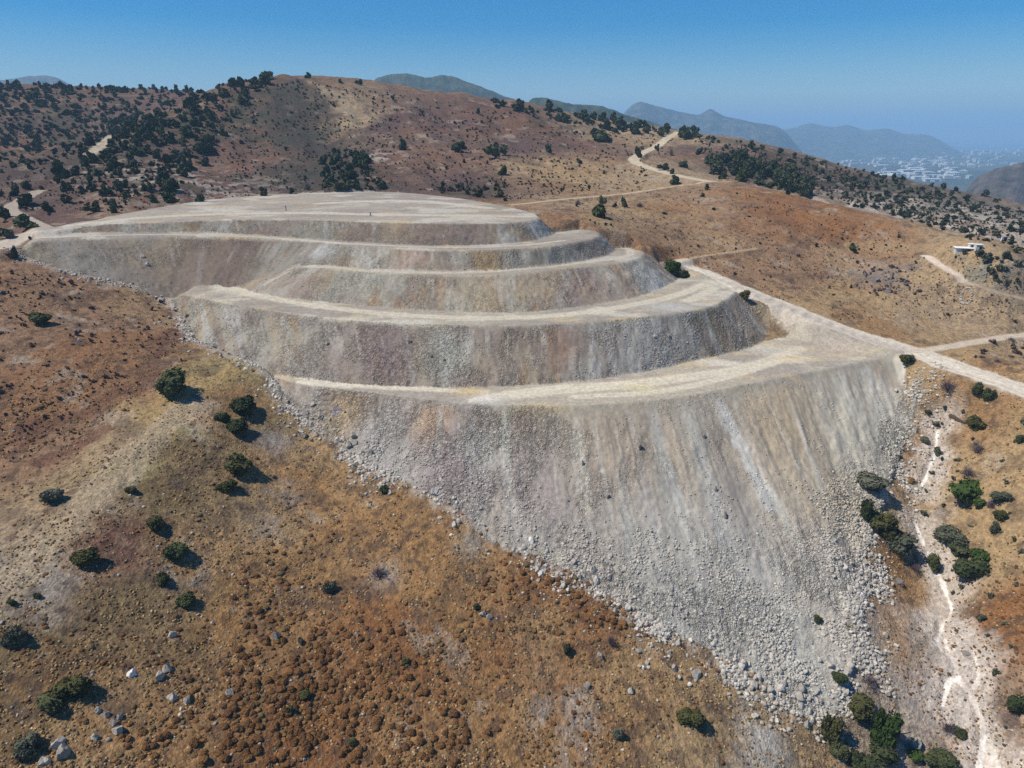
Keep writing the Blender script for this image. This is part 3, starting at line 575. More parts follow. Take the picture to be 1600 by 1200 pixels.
# ------------------------------------------------------------------ far mountains
def mountain(name, sil, dist, width, base, cols, seed, label):
    sil = np.array(sil, float); n = 260; us = np.linspace(sil[0, 0], sil[-1, 0], n); vs = np.interp(us, sil[:, 0], sil[:, 1])
    vs = np.convolve(np.pad(vs, 3, mode='edge'), np.ones(7) / 7, 'valid')
    pk = CAM + ray(us, vs) * (dist / ray(us, vs)[:, 1:2])
    edge = sstep(0, 60, np.minimum(np.arange(n), np.arange(n)[::-1])); mdr = (fbm(us / 70, us * 0 + 3, 4, seed + 7) - .5) * width * .22
    w = np.linspace(-1, 1, 81); V = np.zeros((81, n, 3))
    for k, t in enumerate(w):
        V[k, :, 0] = pk[:, 0] * (1 + (t * width + mdr) / dist); V[k, :, 1] = pk[:, 1] + t * width + mdr
        pr = (1 - abs(t)) ** 1.15
        V[k, :, 2] = base + ((pk[:, 2] - CAMZ) * (1 + mdr / dist) + CAMZ - base) * pr * edge - 8 * (1 - edge)
    X, Yy = V[..., 0], V[..., 1]; s = width / 3.0
    rg = 1 - np.abs(2 * fbm(X / s * 1.6, Yy / s * 1.6, 5, seed) - 1); amp = (pk[:, 2] - base)[None] * .20 * (np.abs(w)[:, None] * (1 - np.abs(w)[:, None]) * 4) ** .8
    V[..., 2] += (rg - .62) * amp * edge[None] + (fbm(X / s * 5, Yy / s * 5, 4, seed + 3) - .5) * (pk[:, 2] - base)[None] * (.03 + .22 * np.abs(w)[:, None] * (1 - np.abs(w)[:, None])) * edge[None]
    c = lerp(np.array(cols[0]), np.array(cols[1]), sstep(.40, .60, fbm(X / s * 9, Yy / s * 9, 5, seed + 9, .65))[..., None])
    vid = np.arange(81 * n).reshape(81, n); f = np.stack([vid[:-1, :-1], vid[:-1, 1:], vid[1:, 1:], vid[1:, :-1]], -1).reshape(-1, 4)
    o = link("hills", mesh_np(name, V.reshape(-1, 3), f, M_far, c.reshape(-1, 3), True)); return tag(o, label, "hill", None, "structure")
M_far = attr_mat("distant_slopes", .6, 1.4, .03)
DKG = ((.028, .045, .026), (.055, .062, .036)); HAZE_TINT = ((.032, .046, .042), (.085, .085, .068))  # second pair tinted blue-green, putting some of the haze into the slope colour
mountain("wooded_mountain", [(500, 150), (560, 131), (585, 122), (605, 117), (640, 115), (662, 121), (690, 117), (715, 122), (750, 134), (790, 150), (840, 168), (900, 186)], 2600, 700, 60, DKG, 201, "dark wooded mountain rising behind the brown main hill")
mountain("wooded_ridge", [(740, 178), (790, 160), (830, 152), (860, 155), (900, 163), (940, 165), (975, 178), (1040, 198), (1100, 210), (1150, 219)], 1900, 450, 80, DKG, 211, "low dark green ridge behind the right shoulder of the main hill")
mountain("hazy_mountain", [(900, 215), (950, 180), (975, 168), (1000, 159), (1030, 166), (1060, 175), (1092, 180), (1110, 169), (1130, 181), (1180, 192), (1240, 200), (1300, 212)], 5600, 1500, 40, HAZE_TINT, 221, "hazy blue mountain with two peaks at the right")
mountain("coastal_hills", [(1120, 222), (1180, 208), (1240, 200), (1265, 192), (1300, 199), (1325, 195), (1352, 204), (1386, 200), (1412, 209), (1450, 210), (1490, 216), (1540, 228)], 8600, 1600, 20, HAZE_TINT, 231, "pale hazy hills above the coastal town")
mountain("left_mountain", [(-200, 160), (-100, 136), (-40, 128), (0, 125), (40, 120), (70, 117), (88, 121), (108, 131), (150, 150), (230, 190)], 4200, 1000, 60, HAZE_TINT, 241, "small hazy mountain at the far left horizon")
mountain("quarry_hill", [(1440, 320), (1490, 297), (1520, 278), (1560, 262), (1600, 254), (1680, 248), (1760, 246), (1850, 262)], 1650, 620, 30, ((.055, .047, .042), (.085, .068, .058)), 251, "dark brown hill at the right edge below the sea")
print("mountains", round(time.time() - T0, 1))

# ------------------------------------------------------------------ plant and stone shapes
def ico(sub):
    t = (1 + 5 ** .5) / 2
    v = [(-1, t, 0), (1, t, 0), (-1, -t, 0), (1, -t, 0), (0, -1, t), (0, 1, t), (0, -1, -t), (0, 1, -t), (t, 0, -1), (t, 0, 1), (-t, 0, -1), (-t, 0, 1)]
    f = [(0, 11, 5), (0, 5, 1), (0, 1, 7), (0, 7, 10), (0, 10, 11), (1, 5, 9), (5, 11, 4), (11, 10, 2), (10, 7, 6), (7, 1, 8), (3, 9, 4), (3, 4, 2), (3, 2, 6), (3, 6, 8), (3, 8, 9), (4, 9, 5), (2, 4, 11), (6, 2, 10), (8, 6, 7), (9, 8, 1)]
    v = [np.array(p) / np.linalg.norm(p) for p in v]
    for _ in range(sub):
        c = {}; nf = []
        def mid(a, b):
            k = (min(a, b), max(a, b))
            if k not in c: p = v[a] + v[b]; v.append(p / np.linalg.norm(p)); c[k] = len(v) - 1
            return c[k]
        for a, b_, d in f:
            x, y, z = mid(a, b_), mid(b_, d), mid(d, a); nf += [(a, x, z), (b_, y, x), (d, z, y), (x, y, z)]
        f = nf
    return np.array(v), np.array(f)
ICO = [ico(i) for i in range(4)]
def n3(p, s, seed):
    return (vnoise(p[:, 0] * s + 31.7, p[:, 1] * s + p[:, 2] * s * .7, seed) + vnoise(p[:, 2] * s + 11.1, p[:, 0] * s * .8 - p[:, 1] * s * .6 + 7, seed + 1)) / 2
def rock_np(sub, seed, cuts=7):
    r = np.random.default_rng(seed); v, f = ICO[sub]; v = v.copy()
    for _ in range(cuts):
        n = r.normal(size=3); n /= np.linalg.norm(n); d = r.uniform(.45, .8); h = v @ n - d; v = v - np.where(h > 0, h, 0)[:, None] * n
    v = v * (1 + (n3(v, 2.5, seed) - .5)[:, None] * .30 + (n3(v, 7, seed + 8) - .5)[:, None] * .16) * np.array([1, r.uniform(.6, .95), r.uniform(.5, .8)])
    v[:, 2] += .15; return v / np.abs(v[:, :2]).max(), f
def cushion_np(sub, seed):
    v, f = ICO[sub]; v = v.copy(); b = n3(v, 3.0, seed); c = n3(v, 8.0, seed + 3)
    v = v * (.62 + .45 * b + .35 * c)[:, None] * np.array([1, 1, .75]); v[:, 2] = np.maximum(v[:, 2], -.25) + .1
    return v * .95 / np.abs(v[:, :2]).max(), f
def leaves_np(seed, n, lobes, size, tall=1.0, spread=.62, droop=0):
    """crown of small leaf faces spread through several lobes; width 1, base at z = 0"""
    r = np.random.default_rng(seed); c = r.normal(size=(lobes, 3)); c /= np.linalg.norm(c, axis=1)[:, None]
    c = c * r.uniform(.3, 1, (lobes, 1)) * np.array([.36, .36, .26 * tall]) + np.array([0, 0, .30 * tall]); rad = r.uniform(.09, .28, lobes)
    k = r.integers(0, lobes, n); d = r.normal(size=(n, 3)); d /= np.linalg.norm(d, axis=1)[:, None]
    p = c[k] + d * (rad[k] * r.uniform(spread, 1.08, n))[:, None] * np.array([1, 1, .85 * tall])
    p[:, 2] = np.maximum(p[:, 2], .02)
    a = r.normal(size=(n, 3)) ; nn = d * .9 + a * .55; nn /= np.linalg.norm(nn, axis=1)[:, None]
    t = np.cross(nn, r.normal(size=(n, 3))); t /= np.linalg.norm(t, axis=1)[:, None] + 1e-9; bt = np.cross(nn, t); s = (size * r.uniform(.6, 1.4, n))[:, None]
    q = np.stack([p - t * s - bt * s * .6, p + t * s - bt * s * .7, p + t * s * .8 + bt * s * .6, p - t * s * .9 + bt * s * .7], 1)
    q += nn[:, None, :] * (r.uniform(-.3, .3, (n, 4, 1)) * s[:, None, :])
    V = [q.reshape(-1, 3)]; I = np.arange(4 * n).reshape(n, 4); FF = [np.concatenate([I[:, [0, 1, 2]], I[:, [0, 2, 3]]])]; off = 4 * n
    cv, cf = ICO[1]
    for i in range(lobes):
        b = cv * (rad[i] * .74) * (.8 + .4 * n3(cv, 3, seed + i))[:, None] * np.array([1, 1, .85 * tall]) + c[i]; b[:, 2] = np.maximum(b[:, 2], 0)
        V.append(b); FF.append(cf + off); off += len(b)
    V = np.concatenate(V); w = np.abs(V[:, :2]).max() * 2; V = V / w; return V, np.concatenate(FF)
def twigs_np(seed, n):
    """bare bush of thin forking twigs, width 1"""
    r = np.random.default_rng(seed); V, FF, off = [], [], 0
    def stick(a, b, w0, w1):
        nonlocal off
        d = b - a; d = d / np.linalg.norm(d); s = np.cross(d, [.3, .5, .8]); s /= np.linalg.norm(s); t = np.cross(d, s)
        for p, w in ((a, w0), (b, w1)):
            for g in range(3): V.append(p + w * (s * math.cos(g * 2.094) + t * math.sin(g * 2.094)))
        for g in range(3):
            h = (g + 1) % 3; FF.append((off + g, off + h, off + 3 + h)); FF.append((off + g, off + 3 + h, off + 3 + g))
        off += 6
    for i in range(n):
        az = r.uniform(0, 6.283); el = r.uniform(.35, 1.5); d = np.array([math.cos(az) * math.cos(el), math.sin(az) * math.cos(el), math.sin(el)]); l = r.uniform(.28, .48)
        m_ = d * l * .5; e = d * l + r.normal(size=3) * .05; stick(np.zeros(3), m_, .016, .011); stick(m_, e, .011, .005)
        for _ in range(5):
            g = m_ + (e - m_) * r.uniform(0, 1); stick(g, g + (d + r.normal(size=3) * .7) * r.uniform(.08, .2), .008, .003)
    V = np.array(V); V[:, 2] = np.maximum(V[:, 2], 0); return V / (np.abs(V[:, :2]).max() * 2), np.array(FF)
def trunk_np(seed, h=.45):
    r = np.random.default_rng(seed); V, FF, off = [], [], 0
    def limb(pts, rads):
        nonlocal off
        for p, w in zip(pts, rads):
            for g in range(6): V.append(np.array(p) + np.array([math.cos(g * 1.047), math.sin(g * 1.047), 0]) * w)
        for k in range(len(pts) - 1):
            for g in range(6):
                a = off + k * 6 + g; b = off + k * 6 + (g + 1) % 6; FF.append((a, b, b + 6)); FF.append((a, b + 6, a + 6))
        off += 6 * len(pts)
    limb([(0, 0, -.12), (.01, 0, .08), (.02, .01, h * .6)], [.055, .04, .03])
    for i in range(4):
        a = i * 1.57 + r.uniform(-.4, .4); limb([(.01, 0, h * .3), (math.cos(a) * .12, math.sin(a) * .12, h * .7), (math.cos(a) * .24, math.sin(a) * .24, h)], [.028, .02, .008])
    return np.array(V), np.array(FF)
def me_of(name, vf, mat, smooth=False): return mesh_np(name, vf[0], vf[1], mat, None, smooth)
SHAPES = {}
for key, mat in (('green', M_green), ('bright', M_bright), ('greyg', M_greyg), ('olive', M_olive)):
    SHAPES[key + '_near'] = [me_of("crown", leaves_np(300 + i, 2800, 14, .034, (.95, 1.15, .8)[i]), mat) for i in range(3)]
    SHAPES[key + '_far'] = [me_of("crown", leaves_np(320 + i, 420, 6, .075, (1.1, 1.35, .9, 1.6)[i]), mat) for i in range(4)]
SHAPES['low'] = [me_of("crown", leaves_np(340 + i, 2200, 13, .03, .45), M_bright) for i in range(2)]
SHAPES['mauve'] = [me_of("twigs", twigs_np(350 + i, 60), M_mauve) for i in range(3)]
def cushleaf_np(sub, seed, n, size):
    v, f = cushion_np(sub, seed); r = np.random.default_rng(seed); k = r.integers(0, len(f), n); a = r.dirichlet((1, 1, 1), n); p = (v[f[k]] * a[:, :, None]).sum(1); nn = p / np.linalg.norm(p, axis=1)[:, None]
    nn = nn + r.normal(size=(n, 3)) * .6; nn /= np.linalg.norm(nn, axis=1)[:, None]; t = np.cross(nn, r.normal(size=(n, 3))); t /= np.linalg.norm(t, axis=1)[:, None]; b = np.cross(nn, t); s_ = (size * r.uniform(.6, 1.5, n))[:, None]; p = p * r.uniform(.97, 1.10, n)[:, None]
    V = np.stack([p - t * s_, p + t * s_ - b * s_ * .5, p + b * s_ * 1.2], 1).reshape(-1, 3); return np.r_[v, V], np.r_[f, np.arange(3 * n).reshape(n, 3) + len(v)]
SHAPES['cush'] = [me_of("cushion", cushleaf_np(2, 360 + i, 420, .075), M_cush, False) for i in range(6)]
SHAPES['rock'] = [me_of("boulder", rock_np(3, 380 + i, 12), M_rock, False) for i in range(7)]
SHAPES['drock'] = [me_of('boulder', rock_np(3, 410 + i, 9), M_rockd, False) for i in range(4)]
SHAPES['prock'] = [me_of('boulder', rock_np(2, 420 + i, 8), M_rockp, False) for i in range(6)]
SHAPES['wrock'] = [me_of("boulder", rock_np(3, 390 + i, 12), M_rockw, False) for i in range(3)]
SHAPES['trunk'] = [me_of("trunk", trunk_np(395 + i), M_trunk, True) for i in range(3)]
def px_at(p):
    d = p - CAM; return FPX / max(d[1] * CP - d[2] * SP, 1)
def put_tree(kind, pos, w, h, label, cat, group=None, near=True, rot=None):
    """a bush or small tree at pos, w wide and h tall (metres)"""
    i = rnd.randrange(len(SHAPES[kind + ('_near' if near else '_far')])); me = SHAPES[kind + ('_near' if near else '_far')][i]
    z = rnd.uniform(0, 6.28) if rot is None else rot; zs = max(v.co.z for v in me.vertices) if False else HGT[me.name]
    fl = rnd.uniform(.82, 1.2); sc = (w * fl, w / fl, h / zs); name = "evergreen_tree" if h > .75 * w else "evergreen_shrub"
    if near:
        e = bpy.data.objects.new(name, None); col.objects.link(e); e.location = pos; e.rotation_euler = (0, 0, z); e.scale = sc; e.empty_display_size = .1
        link("crown", me, e); link("trunk", SHAPES['trunk'][i % 3], e); o = e
    else:
        o = link(name, me, None, pos, (0, 0, z), sc)
    return tag(o, label, cat, group)
HGT = {}
for lst in SHAPES.values():
    for me in lst:
        co = np.empty(len(me.vertices) * 3, np.float32); me.vertices.foreach_get("co", co); HGT[me.name] = float(co.reshape(-1, 3)[:, 2].max())
def put(kind, name, pos, w, h, label, cat, group=None, rot=None, tilt=0):
    me = rnd.choice(SHAPES[kind]); wd = 2.0 if kind in ('cush', 'rock', 'wrock', 'drock', 'prock') else 1.0
    o = link(name, me, None, pos, (tilt, 0, rnd.uniform(0, 6.28) if rot is None else rot), (w / wd, w / wd, h / HGT[me.name])); return tag(o, label, cat, group)
def merge(protos, pos, sx, sz, colr, jit=.15, tilt=.0):
    """one mesh of many small copies: random turn, width sx, height sz, colour per copy"""
    n = len(pos); V, FF, CC, off = [], [], [], 0; k = rng.integers(0, len(protos), n); a = rng.uniform(0, 6.283, n)
    for j, (pv, pf) in enumerate(protos):
        id_ = np.nonzero(k == j)[0]
        if not len(id_): continue
        ca, sa = np.cos(a[id_])[:, None], np.sin(a[id_])[:, None]
        x = pv[None, :, 0] * ca - pv[None, :, 1] * sa; y = pv[None, :, 0] * sa + pv[None, :, 1] * ca
        q = np.stack([x * sx[id_][:, None], y * sx[id_][:, None], pv[None, :, 2] * sz[id_][:, None]], -1) + pos[id_][:, None, :]
        V.append(q.reshape(-1, 3)); FF.append((pf[None] + (np.arange(len(id_)) * len(pv))[:, None, None]).reshape(-1, 3) + off); off += len(id_) * len(pv)
        c = np.repeat(colr[id_][:, None, :], len(pv), 1) * (1 + rng.uniform(-jit, jit, (len(id_), len(pv), 1))); CC.append(c.reshape(-1, 3))
    return np.concatenate(V), np.concatenate(FF), np.concatenate(CC)
def on_dump(p):
    i, j = gidx(p[:, 0], p[:, 1]); return isD[i, j]
def on_road(p):
    i, j = gidx(p[:, 0], p[:, 1]); return (ROADM[i, j] > .4) | (CRM[i, j] > .4)
def in_poly(u, v, poly):
    ins = np.zeros(len(u), bool); n = len(poly)
    for i in range(n):
        x1, y1 = poly[i]; x2, y2 = poly[(i + 1) % n]; ins ^= ((y1 > v) != (y2 > v)) & (u < (x2 - x1) * (v - y1) / (y2 - y1 + 1e-9) + x1)
    return ins
def scatter(poly, n, keep_dump=False):
    """n points of natural ground seen inside an outline of the photo"""
    poly = np.array(poly, float); u = rng.uniform(poly[:, 0].min(), poly[:, 0].max(), n * 8); v = rng.uniform(poly[:, 1].min(), poly[:, 1].max(), n * 8)
    k = in_poly(u, v, poly); p = hit(u[k][:n * 2], v[k][:n * 2]); p = p[~np.isnan(p[:, 0])]; d = on_dump(p)
    p = p[d if keep_dump else ~(d | on_road(p))]; return p[:n]

# ------------------------------------------------------------------ single plants of the near ground (bearing in the photo, width and height there)
def T(u, v, w, h, kind, label, cat="bush", near=True):
    p = hit(u, v)[0]
    if np.isnan(p[0]): print("miss", u, v); return
    m = 1 / px_at(p); dl = math.hypot(p[0], p[1]); sn = (CAMZ - p[2]) / math.hypot(dl, CAMZ - p[2]); cs = math.sqrt(1 - sn * sn); h = min(max((h - w * sn * .62) / cs, .56 * w), 1.8 * w); w, h = w * m * (.96 if u < 700 else 1.04), h * m; p = p.copy(); p[1] += w * .15; p[2] = float(ground(p[0], p[1])) - .05 * h
    if kind == 'mauve': return put('mauve', "bare_shrub", p, w, h, label, cat)
    if kind == 'low': return put('low', "spreading_shrub", p, w, h * .7, label, cat)
    if kind == 'cush': return put('cush', "cushion_shrub", p, w, h * .8, label, cat)
    return put_tree(kind, p, w, h, label, cat, None, near)
HERO = [(268, 618, 68, 52, 'green', "big round dark green bush on the spur track left of the dump"), (377, 648, 46, 34, 'green', "dark green bush, topmost of three growing together on the spur"),
 (347, 660, 26, 22, 'green', "small dark bush at the left of three growing together on the spur"), (368, 678, 40, 30, 'green', "dark bush lowest of three growing together on the spur"),
 (372, 742, 50, 30, 'olive', "wide dark olive bush on the shaded flank below the three bushes"), (354, 768, 32, 20, 'olive', "small olive bush just under the wide olive bush on the shaded flank"),
 (80, 784, 40, 30, 'greyg', "grey green bush alone at the left edge of the bare spur track"), (275, 874, 46, 36, 'green', "round dark bush beside a patch of grey stones below the spur"),
 (128, 884, 44, 18, 'olive', "low dark bush leaning over at the right edge of the bare track"), (240, 828, 36, 16, 'olive', "flat olive bush on the brown flank above the round dark bush"),
 (255, 910, 30, 16, 'olive', "small olive bush on the brown flank below the round dark bush"), (288, 948, 34, 26, 'green', "dark green bush next to pale stones on the lower flank"),
 (62, 507, 36, 14, 'green', "low green bush on the red brown slope at the left edge"), (204, 770, 20, 16, 'olive', "small tuft like bush in the middle of the spur track"),
 (112, 1092, 62, 46, 'olive', "large olive bush with a long dark shadow at the lower left"), (74, 1115, 48, 34, 'green', "dark green bush below the large olive bush at the lower left"),
 (38, 1180, 46, 40, 'greyg', "round grey green bush in the bottom left corner beside grey boulders"), (16, 1012, 46, 40, 'greyg', "pale grey bush at the left edge under the bare track"),
 (17, 946, 17, 11, 'green', "tiny dark bush on the bare grey ground at the left edge"), (57, 934, 15, 10, 'green', "tiny dark bush right of its twin on the bare grey ground"),
 (600, 772, 18, 16, 'green', "small dark green bush in brown scrub just under the rock toe"), (634, 1037, 14, 13, 'green', "tiny fresh green bush alone among the rusty cushions"),
 (885, 1022, 15, 18, 'green', "small dark green bush alone on the open brown slope"), (512, 926, 28, 18, 'greyg', "blue grey bush among the rusty cushions below the dead bush"),
 (744, 952, 13, 11, 'green', "tiny dark bush beside a few stones on the brown slope"), (1083, 1138, 46, 34, 'olive', "olive bush on the lowest brown slope right of the middle"),
 (956, 1012, 24, 32, 'mauve', "purple brown bare bush on the slope under the rock toe"), (590, 905, 40, 26, 'mauve', "grey dead bush with bare branches in the middle of the brown slope"),
 (474, 1092, 22, 16, 'olive', "yellow green bush among dense rusty cushions at the bottom"), (450, 1115, 18, 16, 'green', "dark bush under the yellow green bush at the bottom"),
 (550, 1165, 16, 14, 'green', "dark bush among the rusty cushions near the bottom edge"), (470, 1005, 14, 14, 'greyg', "small blue grey bush beside a pointed boulder"), (965, 1155, 18, 22, 'greyg', "grey bush next to a white stone at the bottom"),
 (1365, 772, 46, 26, 'greyg', "grey bush at the edge of the rubble fan on the right"), (1354, 812, 24, 40, 'green', "upright dark green bush at the edge of the rubble fan"),
 (1374, 832, 50, 28, 'olive', "dark olive bush touching the upright bush by the rubble fan"), (1408, 866, 56, 40, 'greyg', "wide grey green bush below the dark olive bush by the rubble fan"),
 (1520, 786, 74, 46, 'low', "bright green spreading bush on the right hand slope"), (1516, 746, 36, 28, 'mauve', "purple grey domed bush above the bright green bush"),
 (1549, 797, 24, 24, 'mauve', "small purple bush at the lower tip of the bright green bush"), (1530, 710, 28, 32, 'mauve', "dark purple bush above the domed bush on the right hand slope"),
 (1525, 672, 26, 26, 'olive', "olive bush beside a fallen branch on the right hand slope"), (1483, 622, 40, 30, 'mauve', "purple brown bush below the road junction"),
 (1527, 619, 20, 24, 'green', "dark evergreen bush by the road, left one of a pair"), (1545, 626, 20, 22, 'green', "dark evergreen bush by the road, right one of a pair"),
 (1567, 786, 30, 22, 'greyg', "grey green bush right of the bright green bush"), (1563, 812, 22, 20, 'olive', "olive bush above a pale round bush at the right"), (1554, 834, 20, 22, 'greyg', "pale grey round bush under the olive bush at the right"),
 (1486, 852, 46, 28, 'greyg', "grey purple bush right of the stream gravel"), (1430, 896, 28, 20, 'mauve', "purple bush left of the white stream"), (1458, 894, 24, 34, 'green', "narrow dark bush on the bank above the white stream"),
 (1520, 908, 46, 50, 'green', "tall dark green tree right of the white stream"), (1500, 868, 36, 22, 'green', "dark green bush above the tall dark tree by the stream"), (1535, 878, 36, 22, 'bright', "green bush right above the tall dark tree by the stream"),
 (1594, 692, 14, 18, 'green', "dark bush cut by the right edge under the road"), (1592, 1120, 30, 42, 'green', "dark tree at the right edge near the bottom"), (1312, 1068, 26, 22, 'green', "dark green bush at the lowest tip of the rubble fan"),
 (1360, 1076, 36, 24, 'mauve', "purple dead bush right of the tip of the rubble fan"), (1298, 1155, 44, 50, 'olive', "long dark olive bush left of the tall tree at the bottom"), (1310, 1185, 30, 34, 'green', "dark bush at the foot of the long olive bush"),
 (1345, 1125, 52, 40, 'olive', "grey olive tree growing against the tall tree at the bottom"), (1380, 1165, 56, 74, 'bright', "tall green tree at the bottom right of the rubble fan"), (1385, 1195, 50, 46, 'green', "dark tree below the tall green tree at the bottom"),
 (1345, 1205, 50, 40, 'green', "dark bush at the bottom edge under the tall green tree"), (1470, 1205, 48, 44, 'green', "dark green bush at the bottom edge left of the stream"), (1502, 1155, 26, 22, 'green', "green bush on the left bank of the lower stream"),
 (1482, 1148, 34, 24, 'mauve', "purple bare bush on the left bank of the lower stream"), (1432, 1190, 26, 16, 'bright', "small fresh green bush at the bottom edge"),
 (1278, 975, 18, 14, 'green', "small green bush growing in the rubble near its tip"), (1418, 568, 26, 12, 'olive', "dark scrub bush at the corner of the lowest terrace by the road"), (1385, 845, 24, 26, 'olive', "olive bush between the upright bush and the wide grey bush"),
 (1050, 428, 34, 24, 'bright', "green bush at the right end of the second bench"), (1068, 434, 24, 15, 'olive', "grey olive bush touching the green bush on the second bench"), (1163, 468, 18, 18, 'olive', "lone bush on the shoulder beside the haul road"), (1450, 648, 12, 9, 'olive', "tiny olive bush beside the white stones at the right"), (1446, 692, 16, 12, 'greyg', "small grey green bush left of the upper white stream"),
 (1424, 754, 14, 12, 'cush', "small brown cushion bush beside the rubble edge at the right"), (1575, 690, 1, 1, 'cush', "")]
for h in HERO:
    if h[5]: T(*h)
MIDT = [(938, 340, 30, 24, 'green', "dark round tree beside the back track behind the terraces"), (941, 322, 13, 18, 'green', "dark tree on the track just above the round tree"), (975, 324, 11, 18, 'green', "slim dark tree right of the round tree"), (960, 324, 9, 8, 'olive', "small bush left of the slim dark tree"),
 (1000, 324, 20, 10, 'mauve', "flat purple bush right of the slim dark tree"), (1054, 288, 20, 16, 'green', "dark tree in the fork of the two tracks"), (1051, 272, 9, 10, 'green', "small dark tree above the fork of the two tracks"), (1106, 297, 12, 11, 'olive', "olive bush at the bend of the track"), (1097, 308, 8, 8, 'olive', "tiny bush below the bend of the track"),
 (1069, 262, 18, 12, 'green', "dark tree left of the pine grove"), (1036, 266, 20, 10, 'green', "flat dark tree on the upper track"), (1027, 236, 9, 12, 'green', "dark tree on the bend of the upper track"), (1049, 244, 9, 16, 'mauve', "slim purple tree right of the upper track"), (1093, 241, 12, 11, 'green', "round dark tree on the slope above the pine grove"),
 (997, 246, 12, 18, 'green', "dark tree left of the upper track"), (1331, 394, 17, 15, 'green', "lone dark bush on the tan hillside at the right"), (1248, 402, 14, 7, 'mauve', "flat purple bush on the tan hillside"), (903, 320, 14, 13, 'mauve', "purple bush on the track behind the terraces"), (856, 238, 12, 14, 'green', "lone dark tree on the brown hill above the terraces"),
 (770, 248, 22, 26, 'green', "dark tree on the brown hill, tallest of a small group"), (716, 238, 28, 18, 'green', "wide dark tree on the brown hill left of the small group"), (785, 243, 14, 18, 'green', "dark tree at the right of the small group on the brown hill"), (629, 234, 16, 18, 'green', "lone dark tree on the middle of the brown hill"), (785, 275, 16, 18, 'green', "lone dark tree under the small group on the brown hill"),
 (746, 178, 8, 9, 'green', "small lone tree high on the brown hill"), (481, 122, 12, 9, 'green', "tree standing on the summit of the main hill"), (532, 130, 9, 7, 'green', "small tree on the skyline right of the summit"), (561, 133, 13, 9, 'green', "wider tree on the skyline right of the summit"),
 (420, 125, 26, 12, 'green', "clump of dark trees on the summit of the main hill"), (938, 222, 38, 18, 'green', "dark clump of trees on the right shoulder of the hill"), (905, 255, 10, 8, 'green', "tiny tree on the open tan slope"), (410, 306, 17, 16, 'green', "dark tree right behind the top platform"), (457, 303, 15, 12, 'green', "dark bush behind the top platform"),
 (481, 298, 16, 16, 'mauve', "purple tree behind the top platform"), (264, 302, 32, 26, 'green', "large dark tree left behind the top platform"), (262, 318, 26, 20, 'green', "dark tree below the large tree left of the platform"), (240, 316, 14, 14, 'green', "small dark tree left of the large tree by the platform"), (313, 315, 18, 14, 'green', "dark bush at the left edge of the top platform"),
 (326, 240, 24, 16, 'green', "dark round tree on the left flank of the main hill"), (348, 213, 16, 14, 'green', "dark tree high on the left flank of the main hill"), (322, 260, 16, 16, 'green', "dark tree below the round tree on the left flank"), (100, 318, 26, 16, 'green', "dark tree above the road at the far left"), (142, 333, 26, 14, 'green', "dark bush by the road left of the platform"),
 (178, 333, 14, 16, 'green', "slim dark bush by the road left of the platform"), (197, 312, 14, 13, 'olive', "small dark bush on the tan flank at the left"), (40, 322, 30, 22, 'green', "dark tree in the road bend at the left edge"), (5, 345, 24, 26, 'green', "dark tree cut by the left edge above the road"), (40, 360, 42, 22, 'green', "wide dark bush below the road bend at the left edge"),
 (8, 372, 30, 14, 'greyg', "grey bush at the left edge below the road bend"), (92, 280, 30, 34, 'green', "tall dark tree on the slope at the left"), (24, 404, 14, 20, 'green', "dark bush at the left end of the terraces"), (12, 402, 18, 12, 'mauve', "purple bush left of the terraces")]
for h in MIDT: T(*h, cat="tree", near=False)

